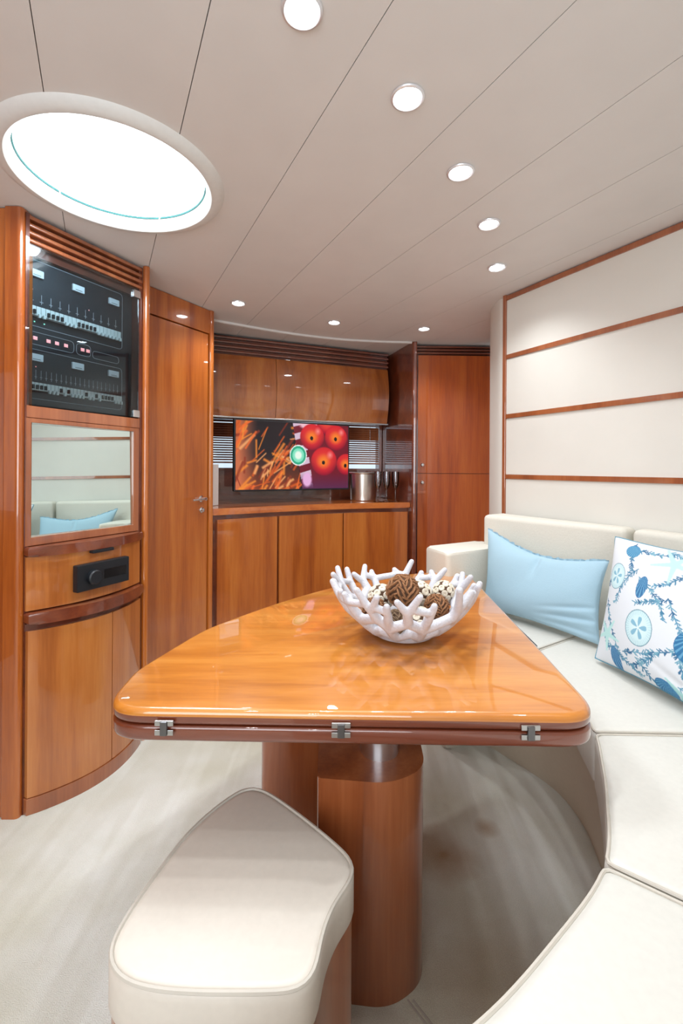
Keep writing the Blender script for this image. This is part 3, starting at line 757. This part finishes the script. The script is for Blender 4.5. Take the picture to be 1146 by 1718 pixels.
# even out the outline
def resample(P, step, it):
    L = [0]
    for q in range(len(P)): L.append(L[-1]+(P[(q+1) % len(P)]-P[q]).length)
    n = int(L[-1]/step); O = []; jj = 0
    for k in range(n):
        d = L[-1]*k/n
        while L[jj+1] < d: jj += 1
        O.append(P[jj].lerp(P[(jj+1) % len(P)], (d-L[jj])/max(1e-9, L[jj+1]-L[jj])))
    for _ in range(it): O = [O[q]*0.5+(O[q-1]+O[(q+1) % len(O)])*0.25 for q in range(len(O))]
    return O
outl = resample(outl, 0.010, 4)
def offpoly(pp, d):
    out = []
    for i, p in enumerate(pp):
        t = (pp[(i+1) % len(pp)]-pp[i-1]).normalized(); out.append(p+Vector((t.y, -t.x))*d)
    return out
b_ = BM(); cushion(b_, outl, TZ-0.0130, TZ, 0.0115, 0, rb=0.0001, step=0.010, smooth_it=0); obj('upper_leaf', b_, CHT, TB, angle=61)
b_ = BM(); cushion(b_, outl, TZ-0.0285, TZ-0.0128, 0.0001, 0, rb=0.007, step=0.010, smooth_it=0); obj('edge_band', b_, CHD, TB, angle=61)
b_ = BM(); cushion(b_, outl, TZ-0.060, TZ-0.0305, 0.006, 0, rb=0.009, step=0.010, smooth_it=0); obj('lower_leaf', b_, CHD, TB, angle=61)
for px in (277, 575, 891):
    x = (px-573)/763.6*yf; yh = yfx(x)
    b_ = BM()
    for dz in (-0.0085, 0.0085): box(b_, (x, yh-0.0012, TZ-0.0295+dz), (0.034, 0.004, 0.010), 0, 0.0012)
    hg = obj('hinge', b_, STEEL, TB)
    b_ = BM(); box(b_, (x, yh-0.003, TZ-0.0295), (0.013, 0.007, 0.0255), 0, 0.0015); obj('knuckle', b_, STEELD, hg)
b_ = BM(); lathe(b_, [(0.0, 0.46), (0.045, 0.46), (0.045, TZ-0.060), (0, TZ-0.060)], (0.094, 1.085, 0), 32); obj('post', b_, plain('satin_post_steel', srgb(225, 225, 228), 0.30, 1.0), TB)
ped = roundpoly([(-0.048, 0.985), (0.11, 0.968), (0.193, 1.02), (0.200, 1.17), (0.10, 1.26), (-0.055, 1.23)], [0.008, 0.06, 0.075, 0.08, 0.09, 0.07], 8)
b_ = BM(); prism(b_, ped, 0.0, 0.480, 0.003, 2)
PD = obj('pedestal', b_, CHP, TB)

# ------------------------------------------------------------------ stools
def keystone():
    px = [(430, 1316), (456, 1325), (495, 1351), (535, 1381), (570, 1410), (592, 1431), (601, 1452), (592, 1476), (569, 1509), (552, 1550), (543, 1590), (539, 1618), (520, 1648), (490, 1659), (400, 1662), (295, 1660), (225, 1648), (195, 1627), (184, 1600), (194, 1565), (231, 1505), (270, 1452), (310, 1400), (350, 1361), (385, 1334), (408, 1320)]
    zt = 0.45
    return [F_(x, y, zt) for x, y in px]
ks = keystone(); kc = Vector((sum(p[0] for p in ks)/len(ks), sum(p[1] for p in ks)/len(ks)))
loc_ks = [Vector(p)-kc for p in ks]
def make_stool():
    t = thing('stool', 'cream leather keystone-shaped stool with cherry base, in front of the table', 'stool', (kc.x, kc.y, 0))
    out = [Vector((p.x, p.y)) for p in spline(loc_ks, 3, True)]
    b_ = BM(); off_, n_ = cushion(b_, out, 0.368, 0.445, 0.016, 0); c_ = obj('seat', b_, STOOLM, t, local=True, angle=61)
    a2 = sum(out[i-1].x*out[i].y-out[i].x*out[i-1].y for i in range(len(out))); s_ = 1 if a2 > 0 else -1
    b_ = BM(); tube(b_, [(p.x, p.y, 0.4420) for p in off_(0.0035)], 0.0036, 6, True); obj('piping', b_, PIPEM, c_, local=True)
    inn = offpoly(out, -0.006*s_)
    b_ = BM(); prism(b_, inn, 0.0, 0.367, 0.002, 2); obj('base', b_, CHP, t, local=True)
    return t
st1 = make_stool()
b_ = BM(); q = [F_(585, 1500, 0.30), F_(600, 1496, 0.30)]
st2 = copy_tree(st1); st2['label'] = 'cherry-sided cream stool tucked behind the pedestal, mostly hidden by the table'
st1['group'] = st2['group'] = 'leather-topped stools around the table'
st2.location = (-0.070, 1.58, 0); st2.rotation_euler = (0, 0, math.radians(120))

# ------------------------------------------------------------------ settee
SH = 0.56
inner = [(0.50, 1.86), (0.600, 1.72), (0.640, 1.58), (0.648, 1.45), (0.632, 1.30), (0.605, 1.16), (0.575, 1.032), (0.532, 0.93), (0.482, 0.828), (0.399, 0.690), (0.265, 0.575), (0.131, 0.483), (-0.02, 0.42), (-0.15, 0.38)]
outer = [(0.68, 2.10), (0.80, 1.92), (0.91, 1.78), (1.00, 1.66), (1.08, 1.50), (1.14, 1.28), (1.18, 1.02), (1.18, 0.75), (1.14, 0.45), (1.06, 0.18), (0.88, -0.08), (0.60, -0.30), (0.25, -0.42), (-0.15, -0.45)]
SI = spline(inner, 10); SO = spline(outer, 10); NS = len(SI)
SF = thing('settee', 'long curved cream leather settee wrapping round the table along the white wall', 'sofa', (0.75, 1.2, 0))
seams = [0, 26, 60, 90, NS-1]
for a, b in zip(seams, seams[1:]):
    P = [SI[i] for i in range(a, b+1)]+[SO[i] for i in range(b, a-1, -1)]
    # small inset at seams
    c = sum((Vector((p[0], p[1])) for p in P), Vector((0, 0)))/len(P)
    d0 = (SO[a]-SI[a]).normalized(); 
    P = [Vector((p[0], p[1])) for p in P]
    n = b-a+1
    ta = (P[1]-P[0]).normalized()*0.0015; tb = (P[n-2]-P[n-1]).normalized()*0.0015
    P[0] += ta; P[-1] += ta; P[n-1] += tb; P[n] += tb
    Q = roundpoly([P[0]]+P[1:n-1]+[P[n-1], P[n]]+P[n+1:-1]+[P[-1]], [0.02]+[0]*(n-2)+[0.02, 0.0]+[0]*(n-2)+[0.0], 4)
    b_ = BM(); off_, n_ = cushion(b_, Q, SH-0.125, SH-0.003, 0.018, 0, smooth_it=1); cu = obj('seat_cushion', b_, LEATHER, SF, angle=61)
    a2 = sum(Q[i-1].x*Q[i].y-Q[i].x*Q[i-1].y for i in range(len(Q))); s_ = 1 if a2 > 0 else -1
    b_ = BM(); tube(b_, [(p.x, p.y, SH-0.0070) for p in off_(0.004)], 0.0030, 6, True); obj('piping', b_, PIPEM, cu)
# upholstered base, leaning in towards the top
flr = [(0.47, 2.02), (0.585, 1.93), (0.700, 1.77), (0.775, 1.63), (0.79, 1.48), (0.765, 1.345), (0.725, 1.20), (0.675, 1.06), (0.61, 0.92), (0.50, 0.78), (0.36, 0.66), (0.20, 0.57), (0.02, 0.50), (-0.15, 0.46)]
FLs = spline(flr, 10)
b_ = BM(); A = [b_.verts.new((p.x, p.y, 0)) for p in FLs]; B = [b_.verts.new((SI[i].x*0.97+SO[i].x*0.03, SI[i].y*0.97+SO[i].y*0.03, SH-0.126)) for i in range(NS)]
C = [b_.verts.new((p.x, p.y, SH-0.126)) for p in SO]; D = [b_.verts.new((p.x, p.y, 0)) for p in SO]
for i in range(NS-1):
    for X, Y in ((A, B), (B, C), (C, D), (D, A)): b_.faces.new((X[i], X[i+1], Y[i+1], Y[i]))
for i in (0, NS-1): b_.faces.new((A[i], B[i], C[i], D[i]))
obj('base', b_, LEATHERB, SF)
# back cushions
bf = [(0.655, 2.105), (0.76, 1.955), (0.87, 1.81), (1.015, 1.625), (1.10, 1.46), (1.165, 1.24), (1.20, 1.0), (1.20, 0.74), (1.16, 0.44), (1.07, 0.14), (0.88, -0.12), (0.60, -0.34), (0.25, -0.46), (-0.15, -0.49)]
bo = [(0.775, 2.19), (0.85, 2.04), (0.95, 1.87), (1.085, 1.665), (1.17, 1.48), (1.26, 1.27), (1.31, 1.02), (1.33, 0.74), (1.28, 0.40), (1.18, 0.06), (0.96, -0.22), (0.66, -0.44), (0.28, -0.58), (-0.15, -0.62)]
BF = spline(bf, 10); BO = spline(bo, 10)
for a, b in ((0, 30), (31, 75), (76, 110), (111, len(BF)-1)):
    P = [Vector(BF[i]) for i in range(a, b+1)]+[Vector(BO[i]) for i in range(b, a-1, -1)]
    n = b-a+1
    Q = roundpoly(P, [0.03]+[0]*(n-2)+[0.03, 0.01]+[0]*(n-2)+[0.02], 5)
    b_ = BM(); cushion(b_, Q, SH-0.10, 0.942, 0.022, 0, smooth_it=1); obj('back_cushion', b_, FABRIC, SF, angle=61)
Q = roundpoly([(0.435, 1.855), (0.66, 1.99), (0.72, 2.13), (0.66, 2.20), (0.372, 2.03)], [0.025, 0.02, 0.02, 0.02, 0.03], 5)
b_ = BM(); prism(b_, Q, 0.0, 0.805, 0.018, 5); obj('armrest', b_, FABRIC, SF, angle=61)

# ------------------------------------------------------------------ pillows
def smooth(a, b, x): t = np.clip((x-a)/(b-a), 0, 1); return t*t*(3-2*t)
def pillow(name, label, corners, thick, nu, nv, paint, mfront, mback, wr, sag, group='throw pillows on the settee'):
    TL_, TR_, BR_, BL_ = [np.array(c, float) for c in corners]
    base = (TL_+TR_+BR_+BL_)/4; loc = (base[0], base[1], min(c[2] for c in corners))
    t = thing(name, label, 'pillow', loc, 0, group)
    nrm = np.cross(BL_-TL_, TR_-TL_); nrm /= np.linalg.norm(nrm)
    if nrm[0] > 0: nrm = -nrm
    def surf(sign):
        def f(U, V):
            # rounded edges pulled inwards between the corners
            pin = 0.035
            U2 = U+(0.5-U)*pin*2*np.sin(PI*V)*np.abs(2*U-1)**2; V2 = V+(0.5-V)*pin*2*np.sin(PI*U)*np.abs(2*V-1)**2
            a = TL_+(TR_-TL_)*U2[..., None]; b = BL_+(BR_-BL_)*U2[..., None]
            P = a*(1-V2[..., None])+b*V2[..., None]
            prof = (np.clip(np.sin(PI*U), 0, 1)*np.clip(np.sin(PI*V), 0, 1))**0.42
            h = thick*prof*(1+0.0*U)
            if sign > 0: h = h + wr(U, V)*np.clip(prof*1.4, 0, 1)
            P = P+nrm*(sign*h)[..., None]
            P[..., 2] -= sag(U, V)
            return P
        return f
    grid_mesh('front', surf(1), nu, nv, paint, mfront, t)
    grid_mesh('back', surf(-1), 60, 60, None, mback, t)
    return t, surf
BLUE = plain('light_blue_linen', srgb(168, 200, 216), 0.9, bump=(500, 0.5))
BLUED = plain('teal_blue_linen', srgb(96, 150, 172), 0.9)
def wr1(U, V):
    w = -0.012*np.exp(-((U-0.50-0.10*(0.25-V))/0.025)**2)*smooth(0.45, 0.05, V)
    for (v0, sl, am) in ((0.66, -0.42, 0.006), (0.78, -0.30, 0.009), (0.90, -0.12, 0.007)):
        w = w - am*np.exp(-((V-v0-sl*(U-0.75)-0.25*(U-0.6)**2)/0.028)**2)*smooth(0.40+v0*0.1, 0.95, U)
        w = w + am*0.6*np.exp(-((V-v0-0.055-sl*(U-0.75)-0.25*(U-0.6)**2)/0.035)**2)*smooth(0.40+v0*0.1, 0.95, U)
    w = w + 0.006*np.sin(7*U+3*V)*np.sin(5*V)
    return w
sg1 = lambda U, V: (0.040*np.sin(PI*U)**1.2)*(1-V)
c1 = [(0.645, 2.00, 0.888), (0.905, 1.535, 0.842), (0.855, 1.50, 0.572), (0.595, 1.90, 0.572)]
pb, sf = pillow('blue_pillow', 'plain light blue rectangular linen pillow with frayed top edge, against the settee back', c1, 0.052, 140, 90, None, BLUE, BLUE, wr1, sg1)
rnd = random.Random(3)
b_ = BM()                                      # frayed ruffle along the top seam
us = np.linspace(0.0, 1.0, 90); top = sf(1)(us[None, :], np.full((1, 90), 0.0))[0]
prev = None
for i, p in enumerate(top):
    p = Vector(p); j = 0.006+0.0015*math.sin(i*0.9)+rnd.uniform(-0.0015, 0.002)
    a = b_.verts.new(p+Vector((0.001, 0.001, -0.002))); c = b_.verts.new(p+Vector((-0.004*math.sin(i*1.3), -0.003*math.cos(i*1.7), j)))
    if prev: b_.faces.new((prev[0], a, c, prev[1]))
    prev = (a, c)
obj('frayed_edge', b_, BLUE, pb)

def print_paint(U, V):
    sh = U.shape; C = np.zeros(sh+(3,)); C[:] = (0.84, 0.86, 0.88)
    def bl(m, col, a=1.0):
        m = (np.clip(m, 0, 1)*a)[..., None]; C[:] = C*(1-m)+np.array(col)*m
    def seg(p, q, wd, col, a=1.0):
        px, py = p; qx, qy = q; x0, x1 = min(px, qx)-wd*2, max(px, qx)+wd*2; y0, y1 = min(py, qy)-wd*2, max(py, qy)+wd*2
        ii = np.where((U[0] >= x0) & (U[0] <= x1))[0]; jj = np.where((V[:, 0] >= y0) & (V[:, 0] <= y1))[0]
        if len(ii) == 0 or len(jj) == 0: return
        sl = (slice(jj[0], jj[-1]+1), slice(ii[0], ii[-1]+1)); u, v = U[sl], V[sl]
        dx, dy = qx-px, qy-py; L2_ = dx*dx+dy*dy+1e-9; t = np.clip(((u-px)*dx+(v-py)*dy)/L2_, 0, 1)
        d = np.hypot(u-px-t*dx, v-py-t*dy); m = (np.clip((wd-d)/wd*2.2, 0, 1)*a)[..., None]
        C[sl] = C[sl]*(1-m)+np.array(col)*m
    rs = random.Random(11)
    blues = [(0.26, 0.48, 0.60), (0.34, 0.56, 0.67), (0.42, 0.62, 0.70), (0.20, 0.40, 0.55)]
    def branch(x, y, an, ln, n=9):
        for i in range(n):
            col = blues[rs.randrange(4)]
            x2, y2 = x+math.cos(an)*ln/n, y+math.sin(an)*ln/n; seg((x, y), (x2, y2), 0.0044, col)
            for s in (-1, 1):
                for q in range(2):
                    a2 = an+s*rs.uniform(0.55, 1.1); l2 = rs.uniform(0.016, 0.038)*(1-0.3*i/n)
                    f = rs.random(); sx, sy = x+(x2-x)*f, y+(y2-y)*f
                    ex, ey = sx+math.cos(a2)*l2, sy+math.sin(a2)*l2; seg((sx, sy), (ex, ey), 0.0040, col)
                    if rs.random() < 0.4: seg(((sx+ex)/2, (sy+ey)/2), ((sx+ex)/2+math.cos(a2-s*0.7)*l2*0.5, (sy+ey)/2+math.sin(a2-s*0.7)*l2*0.5), 0.0032, col)
            x, y = x2, y2; an += rs.uniform(-0.22, 0.22)
    for a in ((0.20, 0.02, 1.5, 0.24), (0.28, 0.24, 2.3, 0.34), (0.30, 0.30, 0.55, 0.34), (0.52, 0.40, 1.0, 0.34), (0.50, 0.42, 2.6, 0.20), (0.04, 0.52, 1.15, 0.42), (0.24, 0.08, 0.1, 0.22),
              (0.62, 0.20, 2.6, 0.26), (0.70, 0.62, 2.5, 0.30), (0.62, 0.70, 1.4, 0.20), (0.26, 0.86, -0.3, 0.26), (0.14, 0.84, 0.7, 0.30), (0.36, 0.86, 0.6, 0.34), (0.48, 0.80, 2.2, 0.2),
              (0.02, 0.42, -0.9, 0.18), (0.62, 0.92, 0.2, 0.3), (0.80, 0.1, 1.5, 0.4), (0.85, 0.7, 1.2, 0.3), (0.05, 0.70, 1.3, 0.2), (0.74, 0.42, -0.4, 0.25), (0.44, 0.04, 0.3, 0.22)):
        branch(*a)
    def dollar(cx, cy, rx, ry):
        d = np.hypot((U-cx)/rx, (V-cy)/ry); th = np.arctan2((V-cy)/ry, (U-cx)/rx)
        bl((d < 1)*1.0, (0.42, 0.58, 0.64)); bl((d < 0.95)*1.0, (0.75, 0.86, 0.88)); bl(np.clip(1-d, 0, 1)*(d < 0.95), (0.86, 0.93, 0.93), 0.8)
        bl((d < 0.62)*(np.abs(np.cos(th*2.5+0.4)) > 0.93-0.25*np.sin(PI*np.clip(d/0.62, 0, 1)))*(d > 0.08), (0.45, 0.66, 0.76), 0.85)
        bl((d < 0.95)*(np.sin(th*40) > 0.6)*(d > 0.7), (0.62, 0.76, 0.80), 0.5)
    dollar(0.115, 0.33, 0.075, 0.105); dollar(0.365, 0.655, 0.098, 0.125); dollar(0.86, 0.32, 0.11, 0.14); dollar(0.80, 0.90, 0.11, 0.12)
    def shell(cx, cy, rx, ry, rot, col=(0.16, 0.42, 0.60)):
        x, y = U-cx, V-cy; a = x*math.cos(rot)+y*math.sin(rot); b = -x*math.sin(rot)+y*math.cos(rot)
        d = np.hypot(a/rx, b/ry); bl((d < 1)*1.0, col); th = np.arctan2(b+ry*0.9, a)
        bl((d < 0.95)*(np.sin(th*34) > 0.35), (0.45, 0.68, 0.80), 0.7)
    shell(0.68, 0.66, 0.085, 0.10, 0.3); shell(0.335, 0.37, 0.036, 0.085, 0.1, (0.20, 0.42, 0.60)); shell(0.20, 0.10, 0.055, 0.055, 0.5, (0.25, 0.50, 0.65))
    shell(0.20, 0.93, 0.040, 0.085, -0.35, (0.22, 0.42, 0.60)); shell(0.66, 0.32, 0.05, 0.10, 0.1, (0.40, 0.66, 0.70)); shell(0.55, 0.97, 0.07, 0.05, 0.3)
    def star(cx, cy, r, rot, col=(0.62, 0.80, 0.80)):
        for i in range(5):
            a = rot+i*2*PI/5; q = (cx+math.cos(a)*r, cy+math.sin(a)*r)
            for f in range(6):
                t0, t1 = f/6, (f+1)/6
                seg((cx+(q[0]-cx)*t0, cy+(q[1]-cy)*t0), (cx+(q[0]-cx)*t1, cy+(q[1]-cy)*t1), 0.024*(1-t0*0.7), col, 0.9)
    star(0.50, 0.14, 0.15, 0.35, (0.70, 0.83, 0.84)); star(0.10, 0.78, 0.12, 0.2, (0.70, 0.86, 0.85)); star(0.66, 0.98, 0.13, 0.0); star(0.92, 0.58, 0.13, 0.9)
    return C
def wr2(U, V): return 0.006*np.sin(6*U+2)*np.sin(4*V+1)-0.006*np.exp(-((V-0.85-0.4*(U-0.5))/0.03)**2)*smooth(0.3, 0.8, U)
c2 = [(0.905, 1.50, 0.930), (1.06, 1.09, 0.928), (0.870, 0.93, 0.572), (0.785, 1.40, 0.572)]
pp, sf2 = pillow('shell_print_pillow', 'white pillow printed with blue coral, sand dollars and shells at the right edge', c2, 0.060, 420, 420, print_paint, attr_mat('shell_print_linen'), BLUED, wr2, lambda U, V: 0*U)
b_ = BM()
loop = [sf2(1)(np.array([[u]]), np.array([[v]]))[0, 0] for u, v in [(t, 0) for t in np.linspace(0, 1, 30)]+[(1, t) for t in np.linspace(0, 1, 30)[1:]]+[(t, 1) for t in np.linspace(1, 0, 30)[1:]]+[(0, t) for t in np.linspace(1, 0, 30)[1:-1]]]
tube(b_, loop, 0.0028, 6, True); obj('piping', b_, BLUED, pp)

# ------------------------------------------------------------------ coral bowl and balls
bx, by, bz = 0.167, 1.205, TZ+0.001
rc = random.Random(8)
def bowl_mesh():
    bm = BM()
    prof = [(0.0, 0.012), (0.05, 0.013), (0.095, 0.030), (0.130, 0.056), (0.160, 0.086), (0.182, 0.116), (0.206, 0.164)]
    def pt(a, t):                                # t 0..1 along profile
        f = t*(len(prof)-1); i = min(int(f), len(prof)-2); f -= i
        r = prof[i][0]*(1-f)+prof[i+1][0]*f; z = prof[i][1]*(1-f)+prof[i+1][1]*f
        return Vector((0.965*r*math.cos(a), 0.965*r*math.sin(a), z))
    def link(a0, t0, a1, t1, r0, r1, n=5):
        P = []; R = []
        for k in range(n+1):
            f = k/n; P.append(pt(a0+(a1-a0)*f, t0+(t1-t0)*f)); R.append(r0+(r1-r0)*f)
        tube(bm, P, R, 10)
        for p, r in ((P[0], r0), (P[-1], r1)): bmesh.ops.create_icosphere(bm, subdivisions=2, radius=r, matrix=Matrix.Translation(p))
    lathe(bm, [(0, 0.0), (0.055, 0.0), (0.078, 0.006), (0.088, 0.020), (0.070, 0.020), (0.0, 0.014)], n=40)
    N = 10; st = 2*PI/N
    J = lambda s: rc.uniform(-s, s)
    r1 = [(i*st+J(0.10), 0.52+J(0.03)) for i in range(N)]
    r2 = [((i+0.5)*st+J(0.10), 0.66+J(0.03)) for i in range(N)]
    r3 = []
    for i in range(N):
        link((i)*st, 0.22, *r1[i], 0.0155, 0.0135)
        link(*r1[i], *r2[i], 0.0130, 0.0120)
        a, t = r2[i-1]; 
        if i == 0: a -= 2*PI
        link(*r1[i], a, t, 0.0130, 0.0120)
        link((i)*st, 0.30, (i+0.5)*st, 0.42, 0.013, 0.0125); link((i+1)*st, 0.30, (i+0.5)*st, 0.42, 0.013, 0.0125)
    ups = []; ms = []
    for i in range(N):
        a, t = r2[i]; ups.append((a+J(0.05), 0.79+J(0.02))); ms.append((r1[i][0]+J(0.04), 0.74+J(0.03)))
        link(a, t, *ups[i], 0.0125, 0.0115); link(*r1[i], *ms[i], 0.0120, 0.0110)
    for i in range(N):                            # finger tips; neighbours fuse into oval holes
        up = ups[i]
        l = (up[0]-0.13+J(0.03), 0.95+J(0.05)); rr_ = (up[0]+0.12+J(0.03), 0.94+J(0.06))
        link(*up, *l, 0.0110, 0.0080); link(*up, *rr_, 0.0110, 0.0080)
        link(*ms[i], ms[i][0]+J(0.05), 0.90+J(0.04), 0.0105, 0.0082)
        nx = ms[(i+1) % N]; an = nx[0]+(2*PI if i == N-1 else 0)
        if rc.random() < 0.5: link(up[0]+0.05, 0.85, an, 0.80, 0.0090, 0.0095)
        if rc.random() < 0.4: link(up[0]-0.05, 0.86, ms[i][0], 0.82, 0.0090, 0.0095)
    bmesh.ops.transform(bm, matrix=Matrix.Translation((bx, by, bz)), verts=bm.verts[:])
    return bm
BW = obj('coral_bowl', bowl_mesh(), CORALM)
tag(BW, 'white coral-branch openwork bowl full of decorative balls on the table', 'bowl')
rm = BW.modifiers.new('fuse', 'REMESH'); rm.mode = 'VOXEL'; rm.voxel_size = 0.0026; rm.use_smooth_shade = True
sm = BW.modifiers.new('soften', 'SMOOTH'); sm.factor = 0.5; sm.iterations = 3

def fib(n):
    g = PI*(3-math.sqrt(5))
    for i in range(n):
        y = 1-2*(i+0.5)/n; r = math.sqrt(1-y*y); yield Vector((math.cos(g*i)*r, math.sin(g*i)*r, y))
def husk_ball(label, c, R, seed, matl):
    t = thing('rattan_ball', label, 'decorative ball', (c[0], c[1], c[2]-R), 0, 'decorative balls in the coral bowl')
    rs = random.Random(seed)
    b_ = BM(); bmesh.ops.create_icosphere(b_, subdivisions=3, radius=R*0.86, matrix=Matrix.Translation(c)); obj('core', b_, HUSKD, t)
    b_ = BM()
    for i, d in enumerate(fib(150)):
        m = bmesh.ops.create_icosphere(b_, subdivisions=1, radius=1.0)
        q = d.to_track_quat('Z', 'Y').to_matrix().to_4x4(); ang = (0.8 if int(math.degrees(math.atan2(d.y, d.x))/40) % 2 else -0.8)+rs.uniform(-0.35, 0.35)
        T = Matrix.Translation(Vector(c)+d*R*0.89) @ q @ Matrix.Rotation(ang, 4, 'Z') @ Matrix.Rotation(rs.uniform(-0.3, 0.3), 4, 'Y') @ Matrix.Diagonal((R*0.30, R*0.075, R*0.10, 1))
        bmesh.ops.transform(b_, matrix=T, verts=m['verts'])
    o = obj('husk_strips', b_, matl, t); o['kind'] = 'stuff'
def bead_ball(label, c, R, seed):
    t = thing('bead_ball', label, 'decorative ball', (c[0], c[1], c[2]-R), 0, 'decorative balls in the coral bowl')
    b_ = BM(); bmesh.ops.create_icosphere(b_, subdivisions=3, radius=R*0.95, matrix=Matrix.Translation(c)); obj('core', b_, HUSKD, t)
    b_ = BM()
    for d in fib(34):
        q = Matrix.Translation(Vector(c)+d*R*0.90) @ d.to_track_quat('Z', 'Y').to_matrix().to_4x4()
        lathe(b_, [(0, 0.0), (0.29*R, 0.0), (0.29*R, 0.06*R), (0.25*R, 0.11*R), (0.11*R, 0.11*R), (0.08*R, 0.05*R), (0, 0.05*R)], n=10, M=q)
    o = obj('shell_discs', b_, CREAMD, t); o['kind'] = 'stuff'
husk_ball('large brown braided husk ball on top of the pile in the coral bowl', (bx-0.005, by-0.015, bz+0.120), 0.045, 1, HUSK)
husk_ball('brown braided ball low at the left in the coral bowl', (bx-0.080, by-0.035, bz+0.075), 0.034, 2, HUSK)
husk_ball('dark husk ball low at the front left of the coral bowl', (bx-0.030, by-0.085, bz+0.062), 0.032, 3, plain('dark_husk_strip', srgb(120, 96, 72), 0.85))
husk_ball('brown husk ball at the right of the coral bowl', (bx+0.085, by-0.010, bz+0.078), 0.034, 4, HUSK)
bead_ball('cream bead ball with dark rings just right of the large brown ball', (bx+0.050, by+0.060, bz+0.092), 0.036, 5)
bead_ball('cream bead ball in the front middle of the coral bowl', (bx+0.032, by-0.062, bz+0.058), 0.034, 6)
bead_ball('cream bead ball behind at the left of the coral bowl', (bx-0.055, by+0.060, bz+0.082), 0.036, 7)
bead_ball('cream bead ball at the far right under the brown ball', (bx+0.118, by+0.055, bz+0.100), 0.030, 8)
